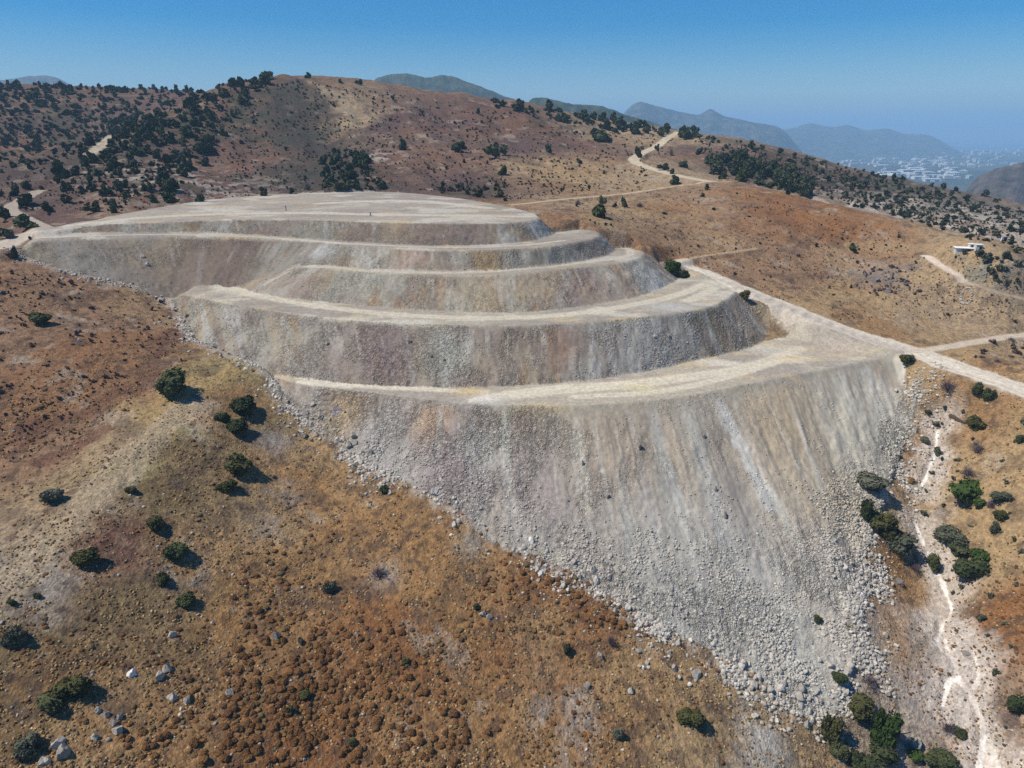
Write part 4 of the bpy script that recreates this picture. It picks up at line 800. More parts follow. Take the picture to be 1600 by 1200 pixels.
# ------------------------------------------------------------------ trees and scrub of the hills, by region
GREENS = [np.array(c) for c in ((.028, .040, .017), (.040, .054, .022), (.036, .045, .030), (.052, .058, .030))]
AREAS = [([(-40, 131), (150, 132), (300, 140), (400, 122), (405, 132), (300, 150), (150, 143), (-40, 143)], 110, (8, 15), 'green', "dark tree along the skyline of the far left hill", "trees along the left skyline"),
 ([(1335, 398), (1425, 418), (1440, 460), (1350, 462)], 34, (5, 13), 'mauve', "dark bush among the outcrop rocks on the tan hillside", "bushes among the outcrop rocks"),
 ([(130, 215), (180, 190), (250, 182), (280, 190), (250, 212), (180, 225), (120, 250)], 90, (9, 18), 'green', "dark green tree in the dense belt between the spur and the far left hill", "trees of the dense belt at the left"),
 ([(80, 290), (200, 205), (330, 150), (395, 121), (425, 121), (380, 170), (330, 235), (280, 300), (150, 335)], 330, (9, 20), 'green', "dark green tree among others down the left spur of the main hill", "trees down the left spur of the main hill"),
 ([(-40, 132), (150, 132), (300, 141), (260, 190), (130, 240), (-40, 290)], 520, (7, 16), 'green', "small dark tree scattered over the far left hill", "trees scattered over the far left hill"),
 ([(770, 158), (870, 172), (960, 190), (1080, 208), (1100, 222), (960, 206), (860, 187), (770, 166)], 100, (10, 19), 'green', "dark tree along the skyline of the hill's right shoulder", "trees along the skyline of the right shoulder"),
 ([(1105, 252), (1150, 246), (1200, 256), (1255, 275), (1268, 308), (1225, 305), (1180, 290), (1112, 276)], 95, (15, 24), 'green', "green pine tree in the dense grove on the right ridge", "pine trees of the dense grove"),
 ([(1080, 210), (1200, 230), (1350, 267), (1460, 285), (1540, 302), (1640, 345), (1640, 400), (1580, 395), (1450, 355), (1300, 312), (1265, 290), (1180, 240), (1100, 240)], 420, (6, 16), 'green', "dark scrub tree on the rocky slope beyond the right ridge", "scrub trees on the rocky slope"),
 ([(500, 245), (530, 232), (560, 236), (585, 270), (605, 298), (500, 300)], 80, (9, 20), 'green', "dark tree of the thicket right behind the top platform", "trees of the thicket behind the platform"),
 ([(690, 290), (790, 292), (800, 316), (740, 309), (690, 302)], 22, (10, 18), 'olive', "olive tree in the hollow behind the right end of the platform", "trees in the hollow behind the platform"),
 ([(330, 195), (420, 140), (600, 140), (1000, 205), (1060, 215), (1000, 300), (820, 312), (600, 290), (420, 300), (300, 300)], 170, (4, 10), 'olive', "small dark bush scattered over the brown face of the main hill", "bushes on the face of the main hill"),
 ([(850, 318), (1110, 290), (1400, 355), (1600, 412), (1640, 500), (1480, 520), (1300, 500), (1050, 405)], 70, (4, 10), 'olive', "small dark bush dotted over the tan hillside right of the terraces", "bushes dotted over the tan hillside"),
 ([(1500, 395), (1560, 400), (1640, 420), (1640, 470), (1560, 440), (1510, 405)], 40, (9, 17), 'greyg', "grey green bush below the white shed", "bushes below the white shed"),
 ([(-60, 400), (280, 470), (290, 530), (240, 570), (120, 650), (-60, 720)], 90, (5, 13), 'mauve', "purple brown bush dotted over the red slope left of the terraces", "bushes on the red slope"),
 ([(-60, 300), (70, 290), (90, 330), (60, 380), (-60, 400)], 26, (9, 18), 'green', "dark bush beside the road bend at the left edge", "bushes beside the left road bend"),
 ([(1430, 620), (1640, 650), (1640, 1200), (1560, 1180), (1500, 980), (1440, 800)], 60, (8, 17), 'greyg', "small grey green bush on the dry right hand bank", "bushes on the right hand bank"),
 ([(1450, 540), (1600, 522), (1640, 560), (1560, 570)], 14, (9, 20), 'mauve', "purple brown bush between the two roads at the right", "bushes between the two roads")]
SPOTS = []
for poly, n, (a, bq), kind, lab, grp in AREAS:
    p = scatter(poly, n); w = rng.uniform(0, 1, len(p)) ** 1.6 * (bq - a) + a
    for q, ww in zip(p, w): SPOTS.append((ww, q, ww / px_at(q), kind, lab, grp))
SPOTS.sort(key=lambda t: -t[0])
NIND = 228
for ww, q, wm, kind, lab, grp in SPOTS[:NIND]:
    h = wm * rnd.uniform(.7, 1.15) * (.8 if kind in ('mauve', 'greyg') else 1); q = q - np.array([0, 0, .08 * h])
    if kind == 'mauve': put('mauve', "bare_shrub", q, wm, h * .7, lab, "bush", grp)
    else:
        me = rnd.choice(SHAPES[kind + '_far']); o = link("pine_tree" if 'pine' in lab else ("scrub_tree" if 'tree' in lab else "evergreen_shrub"), me, None, q, (0, 0, rnd.uniform(0, 6.28)), (wm * rnd.uniform(.8, 1.3), wm, h / HGT[me.name])); tag(o, lab, "tree" if 'tree' in lab else "bush", grp)
rest = SPOTS[NIND:]
lo = [leaves_np(400 + i, 70, 5, .11, (1, 1.25, .8)[i], .7) for i in range(3)]
cm = {'mauve': (.12, .085, .07), 'greyg': (.085, .09, .06), 'olive': (.055, .052, .026)}
pc = np.array([cm[t[3]] if t[3] in cm else GREENS[rnd.randrange(4)] for t in rest]); ps = np.array([t[2] for t in rest]); pp = np.array([t[1] for t in rest])
# plus the fine low scrub that mottles the far slopes
def carpet(poly, n, a, bq, cols, dark=.0):
    p = scatter(poly, n); k = fbm(p[:, 0] / 14, p[:, 1] / 14, 3, 117) + rng.uniform(-.2, .2, len(p)) > .44; p = p[k]; px = np.array([1 / px_at(q) for q in p])
    return p, rng.uniform(a, bq, len(p)) * px, np.array(cols)[rng.integers(0, len(cols), len(p))]
CP_ = [carpet([(-60, 140), (300, 145), (440, 122), (1060, 212), (1000, 300), (800, 312), (600, 292), (200, 330), (-60, 330)], 5200, 2.5, 6.0, [(.085, .055, .04), (.11, .068, .045), (.065, .055, .036), (.055, .058, .036)]),
       carpet([(1080, 212), (1640, 345), (1640, 400), (1260, 300), (1100, 245)], 2400, 2.5, 6, [(.06, .055, .04), (.05, .052, .03), (.09, .075, .055)]),
       carpet([(-60, 400), (280, 470), (300, 560), (-60, 830)], 1100, 2.5, 6.5, [(.10, .05, .032), (.13, .065, .035), (.075, .05, .035)]),
       carpet([(840, 320), (1110, 290), (1640, 420), (1640, 500), (1300, 500), (1000, 380)], 2400, 1.5, 4.2, [(.15, .085, .045), (.13, .08, .045), (.20, .12, .06), (.10, .07, .05)])]
pp = np.concatenate([pp] + [c[0] for c in CP_]); ps = np.concatenate([ps] + [c[1] for c in CP_]); pc = np.concatenate([pc] + [c[2] for c in CP_])
V, FF, CC = merge(lo, pp - np.array([0, 0, .05]) * ps[:, None], ps, ps * rng.uniform(.7, 1.2, len(ps)), pc)
tag(link("hillside_scrub", mesh_np("hillside_scrub", V, FF, M_attr, CC)), "fine dark scrub mottling the brown hillsides", "scrub", None, "stuff")
print("trees", len(SPOTS), len(pp), round(time.time() - T0, 1))

# ------------------------------------------------------------------ rusty cushion shrubs of the foreground
def dens(u, v):
    d = .12 + 0 * u
    for (a, bq, r1, r2, w) in ((420, 950, 90, 120, .7), (480, 1090, 170, 110, 1.0), (330, 1180, 120, 60, .6), (640, 1000, 120, 70, .5), (900, 960, 130, 70, .75), (830, 900, 120, 40, .6), (1000, 940, 60, 50, .4), (700, 1150, 120, 70, .6), (580, 830, 60, 60, .4),
                           (250, 830, 60, 40, .30), (180, 1010, 90, 70, .22), (60, 640, 160, 60, .45), (1560, 960, 70, 60, .6), (900, 1130, 120, 70, .25), (1080, 1120, 60, 50, .3), (330, 700, 60, 60, .25)):
        d = d + w * np.exp(-((u - a) / r1) ** 2 - ((v - bq) / r2) ** 2)
    return d
u = rng.uniform(-250, 1850, 56000); v = rng.uniform(560, 1330, 56000); dd = dens(u, v) * np.where(v > 1200, .8, 1)
k = rng.uniform(0, 1.25, len(u)) < dd; p = hit(u[k], v[k]); dk = dd[k]; g = ~np.isnan(p[:, 0]); p, dk = p[g], dk[g]
pat = .5 + 1.5 * (fbm((p[:, 0] + p[:, 1] * .25) / 3.2, (p[:, 1] - p[:, 0] * .25) / 9, 4, 121) - .5); g = ~(on_dump(p) | on_road(p)) & (pat + .35 * np.clip(dk, 0, 1) + rng.uniform(-.08, .08, len(p)) > .55); p = p[g]
dk = dk[g]; w = (rng.uniform(0, 1, len(p)) ** 2.4 * .50 + .13) * (.66 + .50 * np.clip(dk, 0, 1))
scr = w * np.array([px_at(q) for q in p]); o_ = np.argsort(-scr); p, w = p[o_], w[o_]
uv_y = p
inside = np.abs(np.arctan2(p[:, 0], p[:, 1])) < R(43)
cnt = 0; restm = np.ones(len(p), bool)
for i in range(len(p)):
    if cnt >= 290: break
    if not inside[i]: continue
    d = p[i] - CAM; dp = d[1] * CP - d[2] * SP; uu = 800 + FPX * d[0] / dp; vv = 600 + FPX * -(d[1] * SP + d[2] * CP) / dp
    if not (0 < uu < 1600 and vv < 1198): continue
    q = p[i].copy(); q[2] -= .04; cnt += 1; restm[i] = False
    if vv > 1040 and uu < 800: lab, grp = "rounded rusty brown cushion shrub in the dense patch at the bottom left", "cushion shrubs of the dense bottom patch"
    elif uu < 560: lab, grp = "rounded rusty brown cushion shrub on the slope below the spur", "cushion shrubs below the spur"
    elif uu < 1250: lab, grp = "rounded rusty brown cushion shrub on the open slope under the rock toe", "cushion shrubs under the rock toe"
    else: lab, grp = "rounded rusty brown cushion shrub on the bank beside the white stream", "cushion shrubs beside the stream"
    put('cush', "cushion_shrub", q, w[i] * 2 * rnd.uniform(.85, 1.2), w[i] * rnd.uniform(.70, 1.1), lab, "shrub", grp)
p, w = p[restm], w[restm]
cc = np.array([(.125, .060, .024), (.16, .078, .030), (.095, .048, .024), (.19, .105, .042), (.12, .085, .04)])[rng.integers(0, 5, len(p))]
V, FF, CC = merge([cushleaf_np(1, 430 + i, 60, .13) for i in range(5)], p - np.array([0, 0, .04]), w, w * rng.uniform(.55, .95, len(w)), cc * 1.1)
tag(link("low_brown_scrub", mesh_np("low_brown_scrub", V, FF, M_attr, CC)), "low rusty brown scrub cushions covering the near slopes", "scrub", None, "stuff")
# dry grass tufts; the dark browns put the cushions' ground shade into tuft colour
u = rng.uniform(-250, 1850, 44000); v = rng.uniform(540, 1330, 44000); p = hit(u, v); p = p[~np.isnan(p[:, 0])]; p = p[~(on_dump(p) | on_road(p))]
p = p[fbm(p[:, 0] / 4, p[:, 1] / 4, 3, 127) > .45]; w = rng.uniform(.08, .24, len(p)); cc = np.array([(.36, .24, .10), (.30, .18, .08), (.24, .14, .06), (.40, .29, .15), (.20, .15, .07), (.11, .065, .035), (.085, .06, .04), (.14, .075, .035)])[rng.integers(0, 8, len(p))]
V, FF, CC = merge([cushion_np(0, 440 + i) for i in range(4)], p - np.array([0, 0, .03]), w, w * 1.3, cc)
tag(link("grass_and_shade_tufts", mesh_np("grass_and_shade_tufts", V, FF, M_attr, CC)), "dry straw coloured grass tufts and dark shade tufts on the near slopes", "grass", None, "stuff")
print("cushions", cnt, round(time.time() - T0, 1))

# ------------------------------------------------------------------ rock rubble on the dump and boulders
fi, fj = np.nonzero(isD & face)
wgt = np.where(DI[fi, fj] == 15, (.10 + 1.8 * np.clip(DV[fi, fj], 0, 1) ** 2.6 + .5 * (GX[fi, fj] < 0)), np.where(DI[fi, fj] == 14, .30 + .3 * np.clip(DV[fi, fj], 0, 1), .12)) * (.10 + 1.9 * sstep(.50, .68, fbm(GX[fi, fj] / 5, GY[fi, fj] / 5, 3, 131)))
wgt *= np.where((DI[fi, fj] == 15) & (GX[fi, fj] > 45) & (DV[fi, fj] < .8) & (DU[fi, fj] > 150), .25, 1)
ar = (RR[fi] * (TH[1] - TH[0])) * np.gradient(RR)[fi]
pr = wgt * np.clip(ar, 0, .5); pr /= pr.sum(); s = rng.choice(len(fi), 40000, p=pr)
x = GX[fi[s], fj[s]] + rng.uniform(-.2, .2, len(s)); y = GY[fi[s], fj[s]] + rng.uniform(-.2, .2, len(s)); dv = np.clip(DV[fi[s], fj[s]], 0, 1); d15 = DI[fi[s], fj[s]] == 15
w = (.075 + .22 * rng.uniform(0, 1, len(s)) ** 5) * np.where(d15, .75 + .75 * dv ** 2, .85)
p = np.stack([x, y, ground(x, y) - w * .15], -1); base = COL[fi[s], fj[s]]; cc = lerp(base, np.array((.50, .46, .40)), rng.uniform(.1, .6, (len(s), 1))) * rng.uniform(.75, 1.15, (len(s), 1))
# rubble apron spilling past the toe
ai, aj = np.nonzero((~isD) & (TD < 9)); wa = np.exp(-TD[ai, aj] / np.where((GX[ai, aj] > 48) & (GY[ai, aj] > 92), 2.6, 1.3)) * np.where((GX[ai, aj] > 48) & (GY[ai, aj] > 122), .30, 1) * (.05 + sstep(.42, .62, fbm(GX[ai, aj] / 5, GY[ai, aj] / 5, 3, 133))) * np.where(GX[ai, aj] > -45, 1, .25) * RR[ai] ** 2
wa = wa * np.where((GX[ai, aj] > 52), 1.6, 1)
s2 = rng.choice(len(ai), 12000, p=wa / wa.sum()); x2 = GX[ai[s2], aj[s2]] + rng.uniform(-.3, .3, len(s2)); y2 = GY[ai[s2], aj[s2]] + rng.uniform(-.3, .3, len(s2)); w2 = .08 + .46 * rng.uniform(0, 1, len(s2)) ** 4
p2 = np.stack([x2, y2, ground(x2, y2) - w2 * .1], -1); c2 = np.array((.44, .405, .35))[None] * rng.uniform(.65, 1.3, (len(s2), 1))
V, FF, CC = merge([rock_np(0, 450 + i, 2) for i in range(5)] + [rock_np(1, 455 + i, 6) for i in range(4)], np.concatenate([p, p2]), np.concatenate([w, w2]), np.concatenate([w, w2]) * 1.0, np.concatenate([cc, c2]), .06)
tag(link("rock_rubble", mesh_np("rock_rubble", V, FF, M_stone, CC)), "loose grey rock rubble strewn over the terrace faces and their toe", "rubble", None, "stuff")
# scattered small stones on the natural ground
u = rng.uniform(-250, 1850, 9000); v = rng.uniform(560, 1330, 9000); q = hit(u, v); q = q[~np.isnan(q[:, 0])]; q = q[~on_dump(q)]; q = q[(fbm(q[:, 0] / 5, q[:, 1] / 5, 3, 137) > .52) | ((q[:, 0] > 60) & (q[:, 1] < 130))]
w = .06 + .26 * rng.uniform(0, 1, len(q)) ** 5; c2 = np.array([(.33, .29, .24), (.26, .22, .185), (.44, .39, .33)])[rng.integers(0, 3, len(q))]
V, FF, CC = merge([rock_np(0, 470 + i, 2) for i in range(3)] + [rock_np(1, 475 + i, 6) for i in range(3)], q - np.array([0, 0, .03]), w, w, c2, .06)
tag(link("stone_litter", mesh_np("stone_litter", V, FF, M_stone, CC)), "small pale stones littering the dry slopes", "stones", None, "stuff")
def boulder(u, v, w, h, label, kind='rock', group=None, tilt=0):
    q = hit(u, v)[0]
    if np.isnan(q[0]): return
    m = .85 / px_at(q); q = q.copy(); q[2] -= h * m * .2; return put(kind, "boulder", q, w * m, h * m, label, "boulder", group, None, tilt)
for t in [(88, 1165, 30, 16, "long grey boulder on top of the stack at the lower left"), (100, 1178, 34, 22, "big grey boulder under the long one at the lower left"), (70, 1190, 26, 14, "flat pale boulder at the bottom left"), (152, 1112, 16, 14, "grey boulder below the olive bush shadow"),
          (165, 1118, 16, 12, "grey boulder in the middle of a line of stones at the lower left"), (178, 1130, 18, 14, "dark grey boulder in the line of stones at the lower left"), (188, 1122, 16, 14, "rounded boulder at the upper end of the line of stones"), (184, 1142, 22, 14, "flat grey boulder at the lower end of the line of stones"),
          (148, 1152, 18, 12, "pale boulder alone under the line of stones"), (270, 1092, 22, 14, "round grey boulder near the lower left cushions"), (293, 1096, 20, 14, "grey boulder leaning on the round one"), (359, 1085, 18, 14, "grey boulder among the first rusty cushions"),
          (250, 1058, 22, 18, "tilted grey rock beside the white slab"), (262, 1045, 22, 16, "long rock ridge above the tilted grey rock"), (268, 993, 20, 12, "purple grey rock on the flank below the dark bush"), (431, 996, 16, 18, "pointed white and dark boulder left of the cushions"),
          (558, 993, 10, 12, "upright grey stone among the rusty cushions"), (755, 960, 16, 10, "grey stones pair left one on the open slope"), (764, 966, 14, 10, "grey stones pair right one on the open slope"), (936, 1026, 16, 14, "slab of tan rock standing on the open slope"), (1016, 966, 20, 10, "pale flat boulder just below the rubble toe"),
          (962, 956, 12, 12, "cream boulder rolled out of the rubble on the left"), (950, 945, 12, 10, "cream boulder touching the rubble edge"), (1085, 1053, 22, 14, "grey boulder pair in the grass under the toe"), (1053, 1044, 14, 10, "pale boulder beside a dark one under the toe"), (918, 1072, 14, 12, "grey rounded rock on the brown slope"),
          (986, 1080, 16, 12, "dark topped rock in the lower brown slope"), (1405, 912, 22, 12, "large dark grey boulder right of the rubble fan", "drock"), (1365, 911, 14, 8, "pale flat stone right of the rubble fan"), (1432, 1165, 24, 22, "white broken rock beside the lower stream bank"), (1385, 1083, 16, 8, "dark flat stone by the purple dead bush"),
          (1508, 1022, 14, 10, "dark stone between the stream arms"), (1350, 880, 16, 8, "white flat boulder by the wide grey bush"), (1370, 440, 15, 9, "dark outcrop boulder on the tan hillside, left one", "drock"), (1392, 436, 13, 11, "dark outcrop boulder on the tan hillside, upright one", "drock"), (1415, 442, 16, 9, "dark outcrop boulder on the tan hillside, right one", "drock"),
          (1352, 430, 13, 8, "grey outcrop boulder on the tan hillside at its upper end", "drock"), (1385, 455, 22, 10, "low grey outcrop boulder at the foot of the outcrop", "drock"), (222, 402, 10, 8, "orange stained boulder on the dark upper face"), (230, 414, 10, 8, "grey boulder under the stained one on the upper face"),
          (1000, 700, 14, 10, "dark angular boulder in the middle of the lowest face", "drock"), (950, 778, 10, 9, "dark boulder low on the lowest face", "drock"), (1133, 806, 12, 12, "purple dark boulder on the right of the lowest face", "drock"), (1100, 683, 9, 8, "dark boulder under the terrace edge", "drock"), (1022, 526, 9, 5, "white and dark boulder on the middle face"),
          (1045, 525, 7, 5, "grey boulder right of the white one on the middle face"), (512, 537, 10, 6, "blue grey boulder on the left of the middle face"), (675, 558, 7, 5, "dark boulder low on the middle face", "drock"), (692, 562, 7, 6, "grey boulder beside the dark one low on the middle face"), (640, 535, 9, 8, "small dark boulder in the middle of the middle face", "drock"),
          (910, 725, 8, 12, "upright grey boulder on the lowest face"), (1117, 765, 8, 12, "pale upright boulder on the right of the lowest face")]: boulder(*t)
for i in range(26):
    boulder(rnd.gauss(1385, 24), rnd.gauss(438, 11), rnd.uniform(4, 10), rnd.uniform(3, 7), "dark rock of the outcrop scattered over the tan hillside", "drock", "rocks of the hillside outcrop")
boulder(208, 1054, 24, 14, "white slab of rock alone on the brown slope", 'wrock'); boulder(123, 533, 6, 7, "small bright white block on the red slope", 'wrock'); boulder(332, 974, 7, 6, "small bright white stone below the spur", 'wrock'); boulder(1004, 1044, 9, 8, "bright white boulder just below the rubble toe", 'wrock')
boulder(830, 845, 13, 10, "cream white boulder at the left toe of the rubble", 'wrock'); boulder(1345, 930, 10, 7, "white block on the right flank of the rubble fan", 'wrock')
# larger boulders of the toe, one by one
s3 = np.nonzero((TD < 4.5) & (GY < 205))
wa = RR[s3[0]] ** 2 * np.exp(-TD[s3] / 2.2) * (.04 + sstep(.45, .64, fbm(GX[s3] / 6, GY[s3] / 6, 3, 139))) * np.where(GX[s3] > 0, np.where((GX[s3] > 48) & (GY[s3] > 122), .25, 1.8), np.where(GX[s3] > -45, .6, .12)); s4 = rng.choice(len(s3[0]), 240, p=wa / wa.sum(), replace=False)
for a, bq in zip(s3[0][s4], s3[1][s4]):
    x_, y_ = GX[a, bq], GY[a, bq]; w_ = rnd.uniform(.6, 1.05) if rnd.random() < .75 else rnd.uniform(1.1, 1.75)
    d = np.array([x_, y_, GZ[a, bq]]) - CAM; uu = 800 + FPX * d[0] / (d[1] * CP - d[2] * SP)
    if uu > 1305 : lab, grp = "pale angular boulder along the right flank of the rubble fan", "boulders on the right flank"
    elif uu > 900: lab, grp = "pale angular boulder along the lower left toe of the rubble fan", "boulders on the lower left toe"
    else: lab, grp = "grey angular boulder along the upper left toe of the dump", "boulders on the upper left toe"
    put('prock' if x_ > -15 else 'rock', "boulder", (x_, y_, GZ[a, bq] - .1 * w_), w_, w_ * rnd.uniform(.55, .8), lab, "boulder", grp)
print("stones", round(time.time() - T0, 1))

# ------------------------------------------------------------------ built things
def box(V, FF, MI, x0, x1, y0, y1, z0, z1, mi=0):
    o = len(V); V += [(x0, y0, z0), (x1, y0, z0), (x1, y1, z0), (x0, y1, z0), (x0, y0, z1), (x1, y0, z1), (x1, y1, z1), (x0, y1, z1)]
    FF += [(o, o + 1, o + 5, o + 4), (o + 1, o + 2, o + 6, o + 5), (o + 2, o + 3, o + 7, o + 6), (o + 3, o, o + 4, o + 7), (o + 4, o + 5, o + 6, o + 7), (o + 3, o + 2, o + 1, o)]; MI += [mi] * 6
def boxes(name, rows, mats, parent=None):
    V, FF, MI = [], [], []
    for r in rows: box(V, FF, MI, *r[:6], r[6] if len(r) > 6 else 0)
    return link(name, mesh_np(name, np.array(V, float), np.array(FF), mats, None, False, MI), parent)
def root(name, u, v, rz, label, cat, dz=0):
    q = hit(u, v)[0]; e = bpy.data.objects.new(name, None); col.objects.link(e); e.location = (q[0], q[1], q[2] + dz); e.rotation_euler = (0, 0, rz); tag(e, label, cat); return e, 1 / px_at(q)
e, m = root("shed", 1510, 394, R(-18), "long low white roofed shed at the edge of the right ridge", "shed"); Lw = 29 * m; h = 9 * m
boxes("wall", [(-Lw / 2, Lw / 2, 0, h * 1.5, -.8, h * .62)], M_cream, e); boxes("roof", [(-Lw / 2 - .3, Lw / 2 + .3, -.35, h * 1.5 + .3, h * .622, h * .622 + .16)], M_white, e)
boxes("window", [(-Lw * .22, Lw * .42, -.04, -.004, h * .10, h * .52)], M_dark, e)
for i in range(4): boxes("post", [(-Lw * .22 + i * Lw * .21, -Lw * .22 + i * Lw * .21 + .12, -.10, -.045, 0, h * .60)], M_cream, e)
e, m = root("hut", 1519, 387, R(-10), "small white hut behind the middle of the long shed", "hut", -.1); a = 7.5 * m
boxes("wall", [(-a / 2, a / 2, 0, a, -.5, a * .75)], M_cream, e); boxes("roof", [(-a / 2 - .15, a / 2 + .15, -.15, a + .15, a * .752, a * .752 + .14)], M_white, e); boxes("door", [(-.3, .3, -.03, -.004, 0, a * .55)], M_dark, e)
e, m = root("hut", 1529.5, 391, R(-10), "white hut with a dark doorway at the right end of the shed", "hut", -.1); a = 9 * m
boxes("wall", [(-a / 2, a / 2, 0, a, -.5, a * .95)], M_cream, e); boxes("roof", [(-a / 2 - .15, a / 2 + .15, -.15, a + .15, a * .952, a * .952 + .14)], M_white, e); boxes("door", [(0, a * .42, -.03, -.004, 0, a * .7)], M_dark, e)
e, m = root("shelter", 1566, 377, R(20), "white fronted dark shelter under trees behind the right ridge", "shelter", 0); a = 8 * m
boxes("wall", [(-a * .3, a * .3, 0, .25, -.4, a * .8)], M_white, e); boxes("roof", [(-a * .3, a * 1.6, .26, a, a * .55, a * .70)], M_dark, e); boxes("side_wall", [(a * .31, a * 1.5, .3, .5, -.4, a * .54)], M_dark, e)
# ring of stones on the hillside
q = hit(1510, 465)[0]; m = 1 / px_at(q); V, FF, off = [], [], 0
for i in range(26):
    a = i / 26 * 6.283; rv, rf = rock_np(1, 500 + i, 6); x_, y_ = q[0] + math.cos(a) * 6.5 * m, q[1] + math.sin(a) * 8 * m; s = .42 + .12 * rnd.random(); V.append(rv * s + np.array([x_, y_, float(ground(x_, y_))])); FF.append(rf + off); off += len(rv)
tag(link("stone_ring", mesh_np("stone_ring", np.concatenate(V), np.concatenate(FF), M_rock)), "low ring of piled stones on the tan hillside", "stone ring")
# marker posts on the top platform
for (u0, v0, hh, lab) in ((447, 329, 6.5, "thin dark post standing on the top platform at the left"), (579, 337, 4, "short dark post standing on the top platform near its edge")):
    e, m = root("marker_post", u0, v0, .3, lab, "post"); h = hh * m; boxes("shaft", [(-.11, .11, -.11, .11, -.2, h)], M_wood, e); boxes("foot", [(-.3, .3, -.3, .3, -.1, .16)], M_rock, e); boxes("head", [(-.18, .18, -.18, .18, h + .002, h + .22)], M_wood, e)
# fallen branches
def limb(name, pts, w, mat, label, cat):
    h3 = hline(pts); V, FF = [], []
    for i, t in enumerate(h3):
        r_ = w * (1 - .6 * i / len(h3))
        for g in range(6): V.append((t[0] + math.cos(g * 1.047) * r_, t[1] + math.sin(g * 1.047) * r_ * .8, t[2] + w * .8 + math.sin(g * 1.047 + .8) * r_))
    for i in range(len(h3) - 1):
        for g in range(6): FF.append((i * 6 + g, i * 6 + (g + 1) % 6, i * 6 + 6 + (g + 1) % 6, i * 6 + 6 + g))
    tag(link(name, mesh_np(name, np.array(V), np.array(FF), mat, None, True)), label, cat)
limb("fallen_branch", [(1484, 651), (1490, 653), (1498, 658), (1505, 661), (1512, 662)], .38, M_wood, "dark fallen branch lying on the right hand slope", "branch")
limb("fallen_branch", [(1334, 1090), (1344, 1098), (1355, 1099)], .18, M_wood, "curved dark branch below the purple dead bush", "branch")

# ------------------------------------------------------------------ the far town
def house_mesh(name, kind):
    if kind == 0: rows = [(-.5, .5, -.4, .4, -.3, .55, 0), (-.53, .53, -.43, .43, .552, .60, 1), (-.2, .3, -.1, .3, .602, .80, 0), (-.4, -.25, -.415, -.402, .15, .35, 2), (-.08, .08, -.415, -.402, .1, .4, 2), (.22, .4, -.415, -.402, .15, .35, 2)]
    elif kind == 1: rows = [(-.5, .5, -.35, .35, -.3, .30, 0), (-.52, .52, -.37, .37, .302, .34, 1), (-.45, .45, -.20, .20, .342, .39, 1), (-.42, -.2, -.362, -.352, 0, .2, 2), (.1, .38, -.362, -.352, 0, .2, 2)]
    else: rows = [(-.5, .5, -.3, .3, -.3, .75, 0), (-.53, .53, -.33, .33, .752, .80, 1), (-.52, .52, -.38, -.302, .22, .27, 1), (-.52, .52, -.38, -.302, .48, .53, 1), (-.42, .42, -.312, -.3015, .05, .18, 2), (-.42, .42, -.312, -.3015, .30, .44, 2), (-.42, .42, -.312, -.3015, .56, .70, 2)]
    V, FF, MI = [], [], []
    for r in rows: box(V, FF, MI, *r)
    return mesh_np(name, np.array(V, float), np.array(FF), [M_cream if kind != 1 else M_white, M_white, M_dark], None, False, MI)
HM = [house_mesh("house", 0), house_mesh("warehouse", 1), house_mesh("apartment_block", 2)]
def far_at(u, v):
    d = ray(u, v); t = (300 - 42) / -d[2]
    for _ in range(6):
        q = CAM + d * t; g = float(ground(q[0], q[1])); t = (300 - g) / -d[2]
    return CAM + d * t
def town(n, us, vs, size, kinds, lab, grp, cats=("house", "warehouse", "apartment block")):
    for i in range(n):
        u0 = rnd.gauss(us[0], us[1]); v0 = rnd.uniform(*vs); q = far_at(u0, v0)
        if q[1] < 1500: continue
        k = rnd.choice(kinds); s = rnd.uniform(*size) * (1.6 if k == 1 else 1); o = link(("house", "warehouse", "apartment_block")[k], HM[k], None, q, (0, 0, rnd.uniform(-.5, .5)), (s, s * rnd.uniform(.7, 1), s * (.5 if k == 1 else .6)))
        tag(o, lab[k], cats[k], grp)
town(120, (1415, 52), (246, 284), (24, 52), (0, 1, 1, 2), {0: "white house in the industrial quarter below the hills", 1: "long white warehouse in the industrial quarter below the hills", 2: "white block in the industrial quarter below the hills"}, "buildings of the industrial quarter")
town(90, (1560, 50), (228, 244), (34, 74), (0, 2, 2), {0: "pale house in the shore district beside the sea", 2: "pale apartment block in the shore district beside the sea"}, "buildings of the shore district")
town(80, (1420, 70), (212, 232), (35, 70), (0, 0, 2), {0: "hazy pale house climbing the hills behind the town", 2: "hazy pale block climbing the hills behind the town"}, "buildings climbing the hazy hills")
town(40, (1210, 40), (214, 226), (26, 48), (0, 2), {0: "small white house in the village beyond the right shoulder", 2: "small white block in the village beyond the right shoulder"}, "buildings of the village beyond the shoulder")
town(60, (1510, 60), (240, 262), (24, 52), (0, 0, 2), {0: "small house scattered in the green plain before the sea", 2: "small block scattered in the green plain before the sea"}, "buildings scattered over the plain")

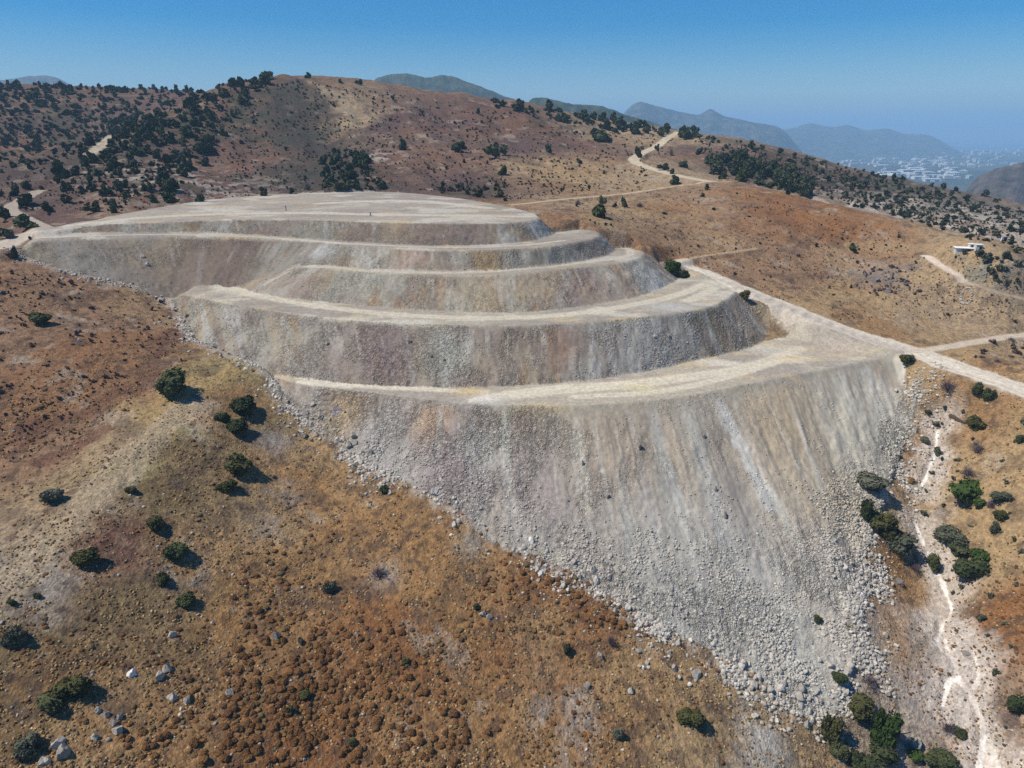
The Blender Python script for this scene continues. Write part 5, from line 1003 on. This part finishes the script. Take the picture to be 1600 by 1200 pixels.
# ------------------------------------------------------------------ haze, sky, sun
SUN_EL, SUN_AZ = 55.0, -99.0             # height above the horizon; bearing from straight ahead, negative to the left
hz = 97000.0; V, FF, MI = [], [], []; box(V, FF, MI, -hz, hz, -400, hz, -40, 760)
ho = link("haze", mesh_np("haze", np.array(V, float), np.array(FF), bpy.data.materials.new("haze_air"))); tag(ho, "pale blue haze over the far hills, town and sea", "haze", None, "stuff")
m = ho.data.materials[0]; m.use_nodes = True; nt = m.node_tree; nt.nodes.clear(); out = nt.nodes.new("ShaderNodeOutputMaterial"); pv = nt.nodes.new("ShaderNodeVolumePrincipled")
pv.inputs["Color"].default_value = (.42, .71, 1.0, 1); pv.inputs["Density"].default_value = .00015; pv.inputs["Anisotropy"].default_value = .0; nt.links.new(pv.outputs[0], out.inputs["Volume"])
w = bpy.data.worlds.new("World"); scene.world = w; w.use_nodes = True; nt = w.node_tree; bg = nt.nodes["Background"]
sky = nt.nodes.new("ShaderNodeTexSky"); sky.sky_type = 'NISHITA'; sky.sun_disc = False; sky.sun_elevation = R(SUN_EL); sky.sun_rotation = R(SUN_AZ); sky.altitude = 300; sky.air_density = 1.0; sky.dust_density = .3; sky.ozone_density = 4.0
hs = nt.nodes.new("ShaderNodeHueSaturation"); hs.inputs["Hue"].default_value = .507; hs.inputs["Saturation"].default_value = 1.85; nt.links.new(sky.outputs[0], hs.inputs["Color"]); nt.links.new(hs.outputs[0], bg.inputs["Color"]); bg.inputs["Strength"].default_value = .09
sd = bpy.data.lights.new("sun", 'SUN'); so = bpy.data.objects.new("sun", sd); col.objects.link(so); sd.energy = 4.9; sd.angle = R(.5); sd.color = (1.0, .925, .80)
from mathutils import Vector
dirv = Vector((math.sin(R(SUN_AZ)) * math.cos(R(SUN_EL)), math.cos(R(SUN_AZ)) * math.cos(R(SUN_EL)), math.sin(R(SUN_EL))))
so.rotation_euler = dirv.to_track_quat('Z', 'Y').to_euler(); so.location = (0, 0, 500)
scene.view_settings.view_transform = 'Standard'; scene.view_settings.look = 'None'; scene.view_settings.exposure = 0.18; scene.view_settings.gamma = 1.0
scene.render.engine = 'CYCLES'; cy = scene.cycles; cy.max_bounces = 4; cy.diffuse_bounces = 2; cy.glossy_bounces = 1; cy.volume_bounces = 1; cy.transparent_max_bounces = 4; cy.use_denoising = False
scene.render.resolution_x = 1024; scene.render.resolution_y = 768
print("done", round(time.time() - T0, 1), len(scene.objects))
